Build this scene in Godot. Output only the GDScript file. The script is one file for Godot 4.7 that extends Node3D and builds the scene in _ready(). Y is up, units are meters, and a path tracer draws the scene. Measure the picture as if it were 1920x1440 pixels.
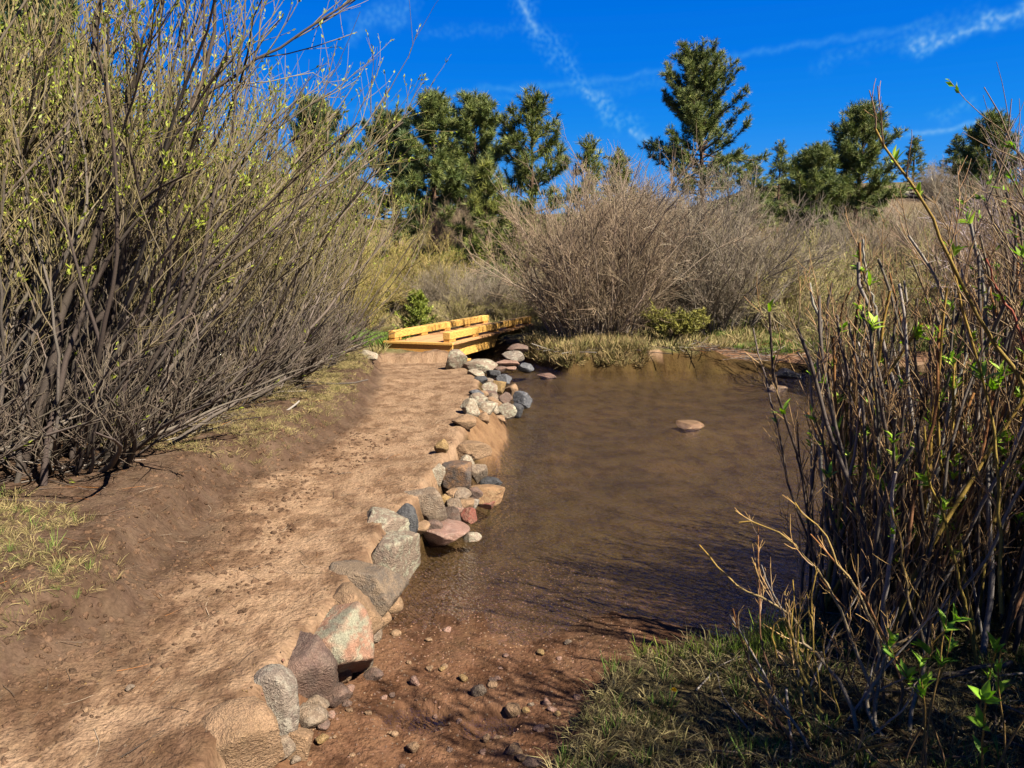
extends Node3D
# A trail edged with boulders, a timber footbridge and a shallow creek pool between willow thickets, pines behind.
# y is up, metres; the camera stands at x 0, z 0 and looks along -z.

const WATER := -0.35
const EXPOSURE := 4.3
const TONE := 0.76      # brings all the base colours below to real-world values
const EDGE_ROCKS := [
	[Vector3(-0.997, -0.140, -2.591), 0.268, 0.261, "tan", 1, "tan granite slab with an orange face, half buried beside the upright grey slab"],
	[Vector3(-0.962, -0.170, -2.881), 0.161, 0.365, "grey", 2, "upright grey slab with lichen on its top at the trail edge"],
	[Vector3(-0.908, -0.160, -3.131), 0.216, 0.282, "mauve", 3, "purplish brown stone between the upright grey slab and the pink lichened boulder"],
	[Vector3(-0.871, -0.160, -3.369), 0.356, 0.392, "pinklichen", 4, "large pink granite boulder with pale green lichen streaks at the trail edge"],
	[Vector3(-0.822, -0.120, -3.588), 0.259, 0.214, "tan", 5, "rounded tan boulder sitting against the pink lichened boulder"],
	[Vector3(-0.807, -0.140, -3.977), 0.330, 0.294, "olive", 6, "large olive grey boulder with a dark stain, behind the rounded tan boulder"],
	[Vector3(-0.711, -0.180, -4.343), 0.263, 0.342, "lichen", 7, "grey lichened boulder dipping into the pool beside the olive grey boulder"],
	[Vector3(-0.874, -0.100, -4.765), 0.299, 0.263, "lichen", 8, "broad grey boulder with lichen and a pink side, next to a black stone"],
	[Vector3(-0.728, -0.120, -4.978), 0.162, 0.191, "dark", 9, "black stone wedged against the broad grey lichened boulder"],
	[Vector3(-0.621, -0.120, -5.411), 0.245, 0.364, "taupe", 10, "long slanting grey tan slab leaning on the trail edge above the stone heap"],
	[Vector3(-0.599, -0.080, -5.997), 0.121, 0.243, "lichenwhite", 11, "narrow slab white with lichen standing beside the square dark block"],
	[Vector3(-0.448, -0.080, -6.092), 0.246, 0.246, "block", 12, "square dark block with a rusty band at the top of the stone heap"],
	[Vector3(-0.615, -0.020, -6.553), 0.122, 0.178, "ochre", 13, "small pointed ochre stone set in the trail behind the square dark block"],
	[Vector3(-0.378, -0.100, -7.000), 0.370, 0.230, "tan", 14, "broad tan slab sloping to the water behind the square dark block"],
	[Vector3(-0.413, -0.100, -6.604), 0.142, 0.132, "lichenwhite", 15, "pale lichened stone between the broad tan slab and the dark block"],
	[Vector3(-0.298, -0.160, -6.434), 0.176, 0.203, "taupe", 16, "grey tan stone leaning on the dark block at the water side"],
	[Vector3(-0.183, -0.240, -6.416), 0.185, 0.111, "dark", 17, "blue black stone sticking out over the water beside the heap"],
	[Vector3(-0.211, -0.260, -6.123), 0.310, 0.177, "orange", 18, "large orange tan stone at the water end of the heap"],
	[Vector3(-0.208, -0.310, -6.036), 0.149, 0.088, "red", 19, "wine red stone half under water below the orange tan stone"],
	[Vector3(-0.450, -0.240, -5.492), 0.217, 0.161, "brown", 20, "dark brown oval stone lying tilted on the lower heap"],
	[Vector3(-0.335, -0.280, -5.674), 0.124, 0.124, "red", 21, "rusty red stone with a pale end beside the dark brown oval stone"],
	[Vector3(-0.488, -0.300, -5.281), 0.359, 0.195, "pink", 22, "pink pointed slab cracked through, at the foot of the heap"],
	[Vector3(-0.286, -0.330, -5.342), 0.134, 0.079, "lichen", 23, "pale green lichened stone lying in the water at the foot of the heap"],
	[Vector3(-0.934, 0.020, -12.874), 0.378, 0.450, "lichen", 30, "tall stone grey with lichen propped at the footbridge corner"],
	[Vector3(-0.527, -0.080, -13.018), 0.582, 0.291, "lichen", 31, "wide lichened slab lying under the bridge rail beside the propped stone"],
	[Vector3(0.147, -0.220, -10.479), 0.265, 0.265, "blue", 32, "blue grey angular stone at the water tip of the pile below the bridge"],
	[Vector3(-0.100, -0.140, -10.143), 0.214, 0.185, "mauve", 33, "mauve flat faced stone in the middle of the pile below the bridge"],
	[Vector3(-0.173, -0.080, -10.727), 0.180, 0.211, "ochre", 34, "smooth yellow tan stone on top of the pile below the bridge"],
	[Vector3(-0.466, -0.060, -11.102), 0.218, 0.140, "dark", 35, "dark stone with a white stripe at the trail side of the pile below the bridge"],
	[Vector3(-0.118, -0.160, -12.056), 0.253, 0.186, "blue", 36, "dark grey wedge of stone behind the yellow tan stone, next to the water"],
	[Vector3(-0.463, -0.120, -8.411), 0.226, 0.250, "lichenwhite", 37, "round pale boulder at the lower end of the pile below the bridge"],
	[Vector3(-0.073, -0.180, -9.398), 0.265, 0.225, "lichen", 38, "triangular lichened stone overhanging a dark gap above the sand spit"],
	[Vector3(-2.368, 0.100, -12.582), 0.321, 0.214, "lichenwhite", 39, "pale lichened stone lying on the grass side of the trail by the bridge"],
	[Vector3(0.635, -0.370, -13.968), 0.450, 0.108, "pink", 40, "flat pink stone breaking the water below the bushy far bank"],
	[Vector3(2.261, -0.395, -9.554), 0.444, 0.069, "orange", 41, "orange brown stone just breaking the surface in the middle of the pool"],
	[Vector3(4.354, -0.365, -12.547), 0.390, 0.074, "tan", 42, "flat tan stone showing above the water off the willow bank"],
	[Vector3(4.949, -0.300, -13.747), 0.469, 0.204, "dark", 43, "dark wet boulder at the foot of the willow on the far bank"],
]
const HEAP_ROCKS := [
	["stones of the heap by the square block", "small %s stone packed into the heap below the square dark block", [
		[Vector3(-0.465, -0.180, -5.902), 0.111, 0.086, "tan", 101],
		[Vector3(-0.390, -0.200, -5.911), 0.146, 0.120, "taupe", 102],
		[Vector3(-0.303, -0.220, -6.050), 0.131, 0.114, "mauve", 103],
		[Vector3(-0.517, -0.200, -5.770), 0.092, 0.101, "ochre", 104],
		[Vector3(-0.444, -0.220, -5.725), 0.108, 0.108, "taupe", 105],
		[Vector3(-0.380, -0.260, -5.878), 0.154, 0.103, "tan", 106],
		[Vector3(-0.315, -0.270, -5.938), 0.104, 0.086, "grey", 107],
		[Vector3(-0.420, -0.250, -5.726), 0.092, 0.067, "pink", 108],
		[Vector3(-0.388, -0.300, -5.382), 0.103, 0.063, "ochre", 109],
		[Vector3(-0.652, -0.240, -5.190), 0.146, 0.092, "tan", 110],
		[Vector3(-0.543, -0.220, -5.233), 0.116, 0.093, "mauve", 111],
	]],
	["stones of the pile below the bridge", "%s stone packed into the pile between bridge and sand spit", [
		[Vector3(-0.329, -0.100, -10.662), 0.239, 0.180, "lichen", 112],
		[Vector3(-0.015, -0.160, -10.798), 0.197, 0.227, "tan", 113],
		[Vector3(-0.282, -0.120, -10.283), 0.159, 0.130, "mauve", 114],
		[Vector3(-0.247, -0.140, -9.738), 0.247, 0.151, "tan", 115],
		[Vector3(-0.452, -0.100, -9.591), 0.176, 0.108, "blue", 116],
		[Vector3(-0.402, -0.120, -9.047), 0.217, 0.192, "lichen", 117],
		[Vector3(-0.255, -0.160, -9.292), 0.183, 0.157, "lichenwhite", 118],
		[Vector3(0.056, -0.260, -9.895), 0.181, 0.181, "dark", 119],
		[Vector3(-0.301, -0.200, -8.897), 0.214, 0.164, "lichenwhite", 120],
		[Vector3(-0.493, -0.100, -7.740), 0.231, 0.143, "tan", 121],
		[Vector3(-0.553, -0.040, -11.628), 0.244, 0.147, "lichenwhite", 122],
		[Vector3(-0.303, -0.120, -12.381), 0.208, 0.139, "dark", 123],
		[Vector3(-0.358, -0.100, -11.370), 0.159, 0.112, "taupe", 124],
		[Vector3(-0.241, -0.120, -10.111), 0.142, 0.114, "taupe", 125],
		[Vector3(-0.381, -0.100, -9.869), 0.139, 0.097, "tan", 126],
		[Vector3(-0.454, -0.100, -9.219), 0.130, 0.104, "taupe", 127],
		[Vector3(-0.333, -0.200, -8.417), 0.155, 0.119, "tan", 128],
		[Vector3(-0.143, -0.260, -9.193), 0.143, 0.091, "tan", 129],
	]],
	["stones at the foot of the trail edge", "small %s stone at the waterline under the big edge boulders", [
		[Vector3(-0.658, -0.260, -4.044), 0.100, 0.112, "tan", 130],
		[Vector3(-0.708, -0.250, -3.841), 0.132, 0.090, "tan", 131],
		[Vector3(-0.723, -0.270, -3.749), 0.088, 0.088, "taupe", 132],
		[Vector3(-0.734, -0.280, -3.488), 0.112, 0.128, "olive", 133],
		[Vector3(-0.871, -0.280, -2.817), 0.136, 0.145, "tan", 134],
		[Vector3(-0.861, -0.290, -2.997), 0.152, 0.106, "taupe", 135],
		[Vector3(-0.783, -0.300, -3.176), 0.121, 0.089, "mauve", 136],
		[Vector3(-0.857, -0.300, -3.093), 0.129, 0.077, "taupe", 137],
		[Vector3(-0.741, -0.270, -3.634), 0.075, 0.069, "taupe", 138],
		[Vector3(-0.901, -0.260, -2.777), 0.105, 0.096, "taupe", 139],
		[Vector3(-0.804, -0.270, -3.341), 0.098, 0.092, "tan", 140],
		[Vector3(-0.808, -0.250, -3.680), 0.099, 0.099, "mauve", 141],
		[Vector3(-0.707, -0.250, -4.057), 0.106, 0.106, "grey", 142],
		[Vector3(-0.703, -0.240, -4.754), 0.107, 0.121, "tan", 143],
		[Vector3(-0.744, -0.240, -3.902), 0.091, 0.091, "tan", 144],
	]],
	["stones under the far end of the bridge", "%s stone of the far abutment under the bridge", [
		[Vector3(-0.101, -0.200, -14.501), 0.425, 0.132, "pink", 145],
		[Vector3(-0.220, -0.300, -14.332), 0.220, 0.100, "mauve", 146],
		[Vector3(-0.030, -0.300, -14.332), 0.200, 0.090, "pink", 147],
		[Vector3(0.041, -0.100, -14.692), 0.389, 0.184, "grey", 148],
		[Vector3(0.104, 0.000, -15.008), 0.418, 0.209, "mauve", 149],
		[Vector3(0.250, -0.280, -14.333), 0.300, 0.180, "blue", 150],
	]],
]
const PEBBLES := [
	[Vector3(-0.619, -0.320, -3.855), 0.060, 0.045],
	[Vector3(-0.349, -0.320, -3.892), 0.054, 0.036],
	[Vector3(-0.438, -0.320, -3.783), 0.041, 0.024],
	[Vector3(-0.663, -0.320, -3.406), 0.099, 0.066],
	[Vector3(-0.454, -0.320, -3.349), 0.048, 0.081],
	[Vector3(-0.233, -0.320, -3.401), 0.054, 0.043],
	[Vector3(-0.153, -0.320, -3.258), 0.068, 0.089],
	[Vector3(0.007, -0.320, -3.117), 0.076, 0.071],
	[Vector3(-0.092, -0.320, -3.331), 0.053, 0.037],
	[Vector3(0.154, -0.320, -3.175), 0.041, 0.057],
	[Vector3(-0.403, -0.320, -2.842), 0.057, 0.062],
	[Vector3(-0.796, -0.320, -2.991), 0.071, 0.055],
	[Vector3(-0.778, -0.320, -3.061), 0.041, 0.036],
	[Vector3(-0.775, -0.320, -2.888), 0.064, 0.049],
	[Vector3(-0.844, -0.320, -2.751), 0.043, 0.043],
	[Vector3(-0.049, -0.320, -2.968), 0.064, 0.034],
	[Vector3(-0.105, -0.320, -2.906), 0.039, 0.048],
	[Vector3(-0.117, -0.320, -2.821), 0.033, 0.033],
	[Vector3(0.011, -0.320, -2.808), 0.071, 0.047],
	[Vector3(0.083, -0.320, -2.738), 0.083, 0.046],
	[Vector3(-0.742, -0.320, -3.262), 0.053, 0.043],
	[Vector3(-0.337, -0.320, -3.490), 0.044, 0.028],
	[Vector3(-1.490, 0.010, -2.793), 0.039, 0.029],
	[Vector3(-1.579, 0.010, -2.640), 0.024, 0.029],
	[Vector3(-0.797, -0.320, -3.344), 0.060, 0.044],
	[Vector3(0.111, -0.320, -2.961), 0.054, 0.034],
	[Vector3(-0.624, -0.320, -3.085), 0.036, 0.026],
	[Vector3(-0.546, -0.320, -3.254), 0.032, 0.024],
	[Vector3(-0.230, -0.320, -3.065), 0.030, 0.025],
	[Vector3(0.195, -0.320, -3.065), 0.035, 0.025],
]
const LEAN_STEMS := [
	[0.0300, 0.0090, "bark", [Vector3(-3.278, 0.262, -5.000), Vector3(-3.171, 0.563, -5.000), Vector3(-3.039, 0.948, -5.050), Vector3(-2.923, 1.392, -5.100), Vector3(-2.754, 1.773, -5.150), Vector3(-2.638, 2.128, -5.150), Vector3(-2.649, 2.441, -5.200), Vector3(-2.672, 2.802, -5.200), Vector3(-2.677, 3.039, -5.200), Vector3(-2.576, 3.369, -5.200)]],
	[0.0260, 0.0080, "bark", [Vector3(-3.266, 0.548, -5.200), Vector3(-3.120, 0.863, -5.200), Vector3(-2.887, 1.129, -5.200), Vector3(-2.676, 1.439, -5.250), Vector3(-2.561, 1.775, -5.200), Vector3(-2.455, 2.017, -5.200), Vector3(-2.233, 2.406, -5.300), Vector3(-2.109, 2.739, -5.350), Vector3(-1.997, 3.034, -5.400), Vector3(-1.960, 3.437, -5.400)]],
	[0.0200, 0.0060, "bark", [Vector3(-2.684, 1.979, -5.150), Vector3(-2.554, 2.210, -5.100), Vector3(-2.450, 2.458, -5.100), Vector3(-2.430, 2.718, -5.100), Vector3(-2.337, 2.830, -5.100), Vector3(-2.336, 2.990, -5.100), Vector3(-2.403, 3.304, -5.100)]],
	[0.0180, 0.0050, "bark", [Vector3(-3.275, 0.298, -5.300), Vector3(-2.908, 1.090, -5.300), Vector3(-2.610, 1.636, -5.300), Vector3(-2.318, 2.316, -5.400), Vector3(-2.078, 2.698, -5.400), Vector3(-1.775, 2.961, -5.500), Vector3(-1.318, 3.265, -5.600), Vector3(-1.000, 3.504, -5.700)]],
	[0.0180, 0.0050, "greybark", [Vector3(-3.323, 0.427, -5.600), Vector3(-2.933, 1.563, -5.500), Vector3(-2.648, 1.697, -5.500), Vector3(-2.353, 1.895, -5.500), Vector3(-2.080, 2.096, -5.500), Vector3(-1.835, 2.452, -5.600), Vector3(-1.511, 2.795, -5.700)]],
	[0.0160, 0.0040, "bark", [Vector3(-3.433, 0.469, -5.400), Vector3(-3.069, 1.375, -5.500), Vector3(-2.675, 2.233, -5.600), Vector3(-2.469, 2.488, -5.600), Vector3(-2.285, 2.739, -5.600), Vector3(-2.237, 3.195, -5.600), Vector3(-2.201, 3.471, -5.600)]],
	[0.0150, 0.0040, "greybark", [Vector3(-3.347, 0.076, -6.200), Vector3(-3.034, 0.743, -6.200), Vector3(-2.680, 1.516, -6.200), Vector3(-2.296, 2.188, -6.300), Vector3(-1.967, 2.614, -6.400), Vector3(-1.463, 3.004, -6.500)]],
	[0.0140, 0.0040, "bark", [Vector3(-3.032, 0.038, -6.000), Vector3(-2.648, 0.686, -6.000), Vector3(-2.227, 1.351, -6.100), Vector3(-1.854, 1.892, -6.200), Vector3(-1.545, 2.449, -6.400)]],
	[0.0150, 0.0040, "greybark", [Vector3(-2.994, 0.120, -6.400), Vector3(-2.595, 0.715, -6.400), Vector3(-2.201, 1.200, -6.500), Vector3(-1.802, 1.734, -6.600), Vector3(-1.475, 2.056, -6.800)]],
	[0.0160, 0.0040, "greybark", [Vector3(-3.172, 0.099, -4.700), Vector3(-3.065, 0.513, -4.700), Vector3(-3.001, 1.139, -4.800), Vector3(-2.793, 1.600, -4.800), Vector3(-2.640, 1.858, -4.800), Vector3(-2.629, 2.250, -4.900), Vector3(-2.687, 2.720, -4.900)]],
	[0.0100, 0.0030, "greybark", [Vector3(-2.953, 0.273, -4.700), Vector3(-2.810, 0.750, -4.700), Vector3(-2.796, 1.279, -4.700), Vector3(-2.927, 1.922, -4.800), Vector3(-2.979, 2.392, -4.800), Vector3(-2.998, 2.848, -4.800)]],
	[0.0130, 0.0040, "bark", [Vector3(-3.189, 0.142, -5.600), Vector3(-2.909, 0.812, -5.700), Vector3(-2.517, 1.363, -5.800), Vector3(-2.088, 1.721, -6.000), Vector3(-1.768, 1.933, -6.200)]],
	[0.0120, 0.0030, "greybark", [Vector3(-2.956, -0.070, -6.600), Vector3(-2.540, 0.484, -6.700), Vector3(-2.168, 1.041, -6.800), Vector3(-2.202, 1.322, -6.800)]],
]
const CUT_STEMS := [
	[0.0110, 0.0070, "grey", [Vector3(1.904, -0.461, -4.100), Vector3(1.761, 0.137, -4.100), Vector3(1.686, 0.592, -4.100), Vector3(1.684, 0.905, -4.100), Vector3(1.645, 1.088, -4.100), Vector3(1.656, 1.286, -4.100), Vector3(1.601, 1.390, -4.100), Vector3(1.568, 1.514, -4.100)]],
	[0.0090, 0.0050, "grey", [Vector3(1.915, -0.446, -4.200), Vector3(1.781, 0.227, -4.200), Vector3(1.715, 0.568, -4.200), Vector3(1.678, 0.750, -4.200), Vector3(1.652, 0.889, -4.200), Vector3(1.633, 1.067, -4.200), Vector3(1.564, 1.132, -4.200)]],
	[0.0150, 0.0090, "grey", [Vector3(2.273, -0.442, -4.000), Vector3(2.209, 0.173, -4.000), Vector3(2.142, 0.617, -4.000), Vector3(2.104, 0.745, -4.000), Vector3(2.016, 0.968, -4.000), Vector3(1.950, 1.143, -4.000), Vector3(1.896, 1.318, -4.000), Vector3(1.800, 1.464, -4.000), Vector3(1.770, 1.627, -4.000)]],
	[0.0090, 0.0050, "grey", [Vector3(1.912, 1.215, -4.000), Vector3(1.885, 1.362, -4.000), Vector3(1.826, 1.532, -4.000), Vector3(1.789, 1.743, -4.000)]],
	[0.0110, 0.0070, "rust", [Vector3(1.964, -0.461, -4.100), Vector3(1.928, 0.291, -4.100), Vector3(1.846, 0.868, -4.050), Vector3(1.803, 1.219, -4.050), Vector3(1.808, 1.270, -4.050), Vector3(1.815, 1.575, -4.050), Vector3(1.797, 1.720, -4.050)]],
	[0.0100, 0.0060, "grey", [Vector3(2.262, -0.545, -4.200), Vector3(2.213, 0.101, -4.200), Vector3(2.160, 0.568, -4.200), Vector3(2.119, 1.028, -4.200), Vector3(2.122, 1.258, -4.200), Vector3(2.136, 1.385, -4.200), Vector3(2.119, 1.529, -4.200)]],
	[0.0100, 0.0060, "grey", [Vector3(2.541, -0.494, -4.100), Vector3(2.459, 0.442, -4.100), Vector3(2.364, 1.033, -4.100), Vector3(2.291, 1.390, -4.100), Vector3(2.244, 1.514, -4.100), Vector3(2.176, 1.628, -4.100), Vector3(2.076, 1.765, -4.100)]],
	[0.0090, 0.0040, "yellow", [Vector3(2.062, 0.866, -2.900), Vector3(1.951, 1.148, -2.900), Vector3(1.849, 1.283, -2.900), Vector3(1.747, 1.428, -2.900), Vector3(1.646, 1.594, -2.900), Vector3(1.531, 1.794, -2.900), Vector3(1.444, 1.928, -2.900), Vector3(1.369, 2.013, -2.900), Vector3(1.315, 2.097, -2.900)]],
	[0.0080, 0.0040, "yellow", [Vector3(2.025, 0.185, -3.000), Vector3(1.949, 0.753, -3.000), Vector3(1.894, 1.045, -3.000), Vector3(1.858, 1.160, -3.000), Vector3(1.774, 1.370, -3.000), Vector3(1.706, 1.561, -3.000), Vector3(1.676, 1.701, -3.000)]],
	[0.0060, 0.0030, "red", [Vector3(1.966, 1.134, -2.800), Vector3(1.867, 1.337, -2.800), Vector3(1.816, 1.420, -2.800), Vector3(1.745, 1.535, -2.800), Vector3(1.703, 1.638, -2.800)]],
	[0.0090, 0.0050, "yellow", [Vector3(2.190, -0.217, -3.400), Vector3(2.066, 0.336, -3.400), Vector3(1.932, 0.764, -3.400), Vector3(1.906, 1.130, -3.400), Vector3(1.904, 1.320, -3.400), Vector3(1.905, 1.508, -3.400)]],
	[0.0090, 0.0040, "yellow", [Vector3(2.097, -0.237, -3.200), Vector3(1.962, 0.215, -3.200), Vector3(1.863, 0.554, -3.200), Vector3(1.782, 0.696, -3.200), Vector3(1.752, 0.930, -3.200)]],
	[0.0070, 0.0040, "yellow", [Vector3(1.907, -0.340, -3.800), Vector3(1.838, 0.244, -3.800), Vector3(1.796, 0.527, -3.800), Vector3(1.758, 0.804, -3.800), Vector3(1.677, 1.021, -3.800)]],
	[0.0120, 0.0070, "grey", [Vector3(2.517, -0.348, -3.700), Vector3(2.444, 0.280, -3.700), Vector3(2.326, 0.825, -3.700), Vector3(2.283, 1.296, -3.700), Vector3(2.216, 1.600, -3.700), Vector3(2.161, 1.799, -3.700)]],
	[0.0120, 0.0070, "dark", [Vector3(2.711, -0.453, -3.900), Vector3(2.646, 0.499, -3.900), Vector3(2.522, 1.061, -3.900), Vector3(2.510, 1.600, -3.900), Vector3(2.503, 1.809, -3.900), Vector3(2.448, 1.964, -3.900)]],
	[0.0120, 0.0060, "dark", [Vector3(2.564, -0.422, -3.900), Vector3(2.436, 0.354, -3.900), Vector3(2.314, 0.783, -3.900), Vector3(2.293, 1.333, -3.900), Vector3(2.209, 1.679, -3.900), Vector3(2.207, 1.861, -3.900)]],
	[0.0110, 0.0060, "dark", [Vector3(2.302, -0.391, -3.900), Vector3(2.280, 0.208, -3.900), Vector3(2.202, 0.642, -3.900), Vector3(2.072, 1.061, -3.900), Vector3(2.042, 1.441, -3.900)]],
	[0.0070, 0.0040, "rust", [Vector3(2.085, -0.461, -4.100), Vector3(1.894, 0.137, -4.100), Vector3(1.825, 0.741, -4.100), Vector3(1.737, 1.206, -4.100), Vector3(1.765, 1.432, -4.100), Vector3(1.804, 1.489, -4.100)]],
	[0.0100, 0.0060, "dark", [Vector3(1.983, -0.545, -4.200), Vector3(1.849, 0.101, -4.200), Vector3(1.773, 0.841, -4.200), Vector3(1.708, 1.313, -4.200), Vector3(1.731, 1.514, -4.200)]],
]
const SPREAD_STEMS := [
	[0.0100, 0.0030, "grey", [Vector3(1.352, -0.292, -2.750), Vector3(1.342, -0.120, -2.800), Vector3(1.293, -0.013, -2.850), Vector3(1.197, 0.094, -2.950), Vector3(1.145, 0.185, -3.000), Vector3(0.996, 0.246, -3.100), Vector3(0.965, 0.249, -3.150), Vector3(0.811, 0.398, -3.200)]],
	[0.0090, 0.0030, "grey", [Vector3(1.458, -0.280, -2.800), Vector3(1.446, -0.082, -2.850), Vector3(1.371, 0.096, -2.900), Vector3(1.293, 0.300, -2.950), Vector3(1.196, 0.439, -3.000), Vector3(1.055, 0.546, -3.050), Vector3(0.949, 0.540, -3.100)]],
	[0.0090, 0.0030, "grey", [Vector3(1.437, -0.280, -2.800), Vector3(1.449, 0.032, -2.850), Vector3(1.452, 0.165, -2.900), Vector3(1.354, 0.345, -2.900), Vector3(1.235, 0.547, -2.950), Vector3(1.140, 0.664, -3.000)]],
	[0.0080, 0.0030, "yellow", [Vector3(1.174, -0.081, -2.700), Vector3(1.113, 0.065, -2.750), Vector3(1.085, 0.170, -2.800), Vector3(1.049, 0.258, -2.800), Vector3(1.010, 0.214, -2.800), Vector3(1.009, 0.109, -2.750)]],
	[0.0080, 0.0030, "rust", [Vector3(1.521, -0.280, -2.800), Vector3(1.549, -0.036, -2.850), Vector3(1.473, 0.165, -2.900), Vector3(1.353, 0.367, -2.900), Vector3(1.285, 0.436, -2.950), Vector3(1.213, 0.530, -3.000)]],
	[0.0100, 0.0030, "grey", [Vector3(1.513, -0.280, -2.700), Vector3(1.439, -0.201, -2.750), Vector3(1.393, -0.097, -2.800), Vector3(1.516, 0.122, -2.850), Vector3(1.655, 0.165, -2.900), Vector3(1.612, 0.300, -2.900), Vector3(1.538, 0.434, -2.900)]],
	[0.0090, 0.0030, "grey", [Vector3(1.560, -0.234, -2.800), Vector3(1.593, 0.015, -2.800), Vector3(1.619, 0.145, -2.850), Vector3(1.570, 0.300, -2.900), Vector3(1.531, 0.522, -2.900), Vector3(1.504, 0.658, -2.950)]],
	[0.0070, 0.0020, "yellow", [Vector3(1.128, -0.052, -2.800), Vector3(1.119, 0.104, -2.800), Vector3(1.120, 0.234, -2.850), Vector3(1.146, 0.322, -2.850)]],
]
const FALLEN := [
	["pale broken branch lying in the grass of the near bank", 0.0150, 0.0130, "grey", [Vector3(0.921, -0.297, -3.250), Vector3(1.057, -0.300, -3.220), Vector3(1.337, -0.278, -3.200)]],
	["thin grey branch lying across the grass at the water edge", 0.0100, 0.0070, "grey", [Vector3(1.190, -0.309, -3.750), Vector3(1.422, -0.324, -3.700), Vector3(1.648, -0.339, -3.650)]],
	["thick dark branch lying under the cut willow stems", 0.0130, 0.0090, "dark", [Vector3(1.550, -0.263, -3.200), Vector3(1.856, -0.211, -3.200), Vector3(2.195, -0.108, -3.150)]],
	["wet stick poking out over the water from the near bank", 0.0090, 0.0070, "dark", [Vector3(0.522, -0.346, -3.720), Vector3(0.656, -0.330, -3.700), Vector3(0.891, -0.327, -3.650)]],
	["black charred stick stuck in the wet sand", 0.0130, 0.0080, "black", [Vector3(-0.679, -0.391, -2.980), Vector3(-0.632, -0.395, -2.900), Vector3(-0.582, -0.396, -2.800)]],
	["bleached white branch lying under the big leaning willow", 0.0110, 0.0060, "white", [Vector3(-3.399, 0.189, -4.750), Vector3(-3.003, 0.132, -4.650), Vector3(-2.828, 0.079, -4.600), Vector3(-2.661, 0.021, -4.500)]],
	["grey broken branch at the soil edge under the leaning willow", 0.0160, 0.0090, "grey", [Vector3(-2.773, 0.101, -5.600), Vector3(-2.590, 0.075, -5.500), Vector3(-2.461, 0.059, -5.400)]],
	["split yellow stub of a branch in the willow litter", 0.0100, 0.0050, "ochre", [Vector3(-3.017, 0.228, -5.300), Vector3(-2.947, 0.254, -5.350), Vector3(-2.883, 0.285, -5.400)]],
	["heap end of grey cut branch on the dry grass", 0.0160, 0.0090, "grey", [Vector3(-2.490, 0.143, -7.200), Vector3(-2.212, 0.202, -7.300), Vector3(-2.109, 0.287, -7.500)]],
	["pale cut stick lying on the dry grass beside the trail", 0.0090, 0.0070, "ochre", [Vector3(-2.355, 0.171, -7.600), Vector3(-2.114, 0.163, -7.500), Vector3(-1.941, 0.135, -7.400)]],
	["dark fallen stem lying along the foot of the thicket", 0.0150, 0.0080, "dark", [Vector3(-2.577, 0.231, -9.200), Vector3(-2.017, 0.229, -9.000), Vector3(-1.720, 0.265, -9.100)]],
]
const EDGE := [[-40.0, -1.3], [0.0, -1.15], [2.3, -1.03], [2.88, -1.0], [3.37, -0.92], [3.98, -0.85], [4.34, -0.80], [4.76, -0.85], [5.2, -0.72], [5.6, -0.68], [6.0, -0.62], [6.8, -0.55], [7.8, -0.52], [8.7, -0.47], [9.4, -0.5], [10.8, -0.54], [12.2, -0.73], [14.1, -1.05], [16.0, -1.15]]
const TRAIL_SIDE := [[-40.0, -3.2], [0.0, -2.9], [2.0, -2.3], [3.4, -1.75], [4.0, -1.82], [5.0, -1.95], [5.7, -2.0], [6.3, -1.75], [8.0, -1.6], [9.5, -1.75], [11.5, -2.0], [13.0, -2.3], [14.6, -2.6], [30.0, -2.6]]
const NEAR_SHORE := [[-0.6, -6.0], [-0.1, 1.4], [0.05, 2.1], [0.17, 2.55], [0.30, 2.88], [0.44, 3.12], [0.6, 3.36], [0.9, 3.48], [1.16, 3.55], [1.5, 3.8], [2.0, 4.05], [3.0, 4.5], [5.0, 5.2], [9.0, 8.0], [12.0, 12.5], [40.0, 13.0]]
const FAR_SHORE := [[-8.0, 14.2], [0.0, 14.1], [1.44, 14.6], [3.5, 14.8], [5.6, 14.8], [7.3, 14.1], [8.4, 12.8], [12.0, 11.5], [40.0, 11.0]]
const CREEK := [Vector2(0.6, -13.0), Vector2(-0.8, -16.2), Vector2(-3.0, -18.6), Vector2(-7.0, -21.0), Vector2(-14.0, -23.0)]

var rng := RandomNumberGenerator.new()
var coarse := FastNoiseLite.new()
var medium := FastNoiseLite.new()
var fine := FastNoiseLite.new()
var M := {}
var taken := {}


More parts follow.
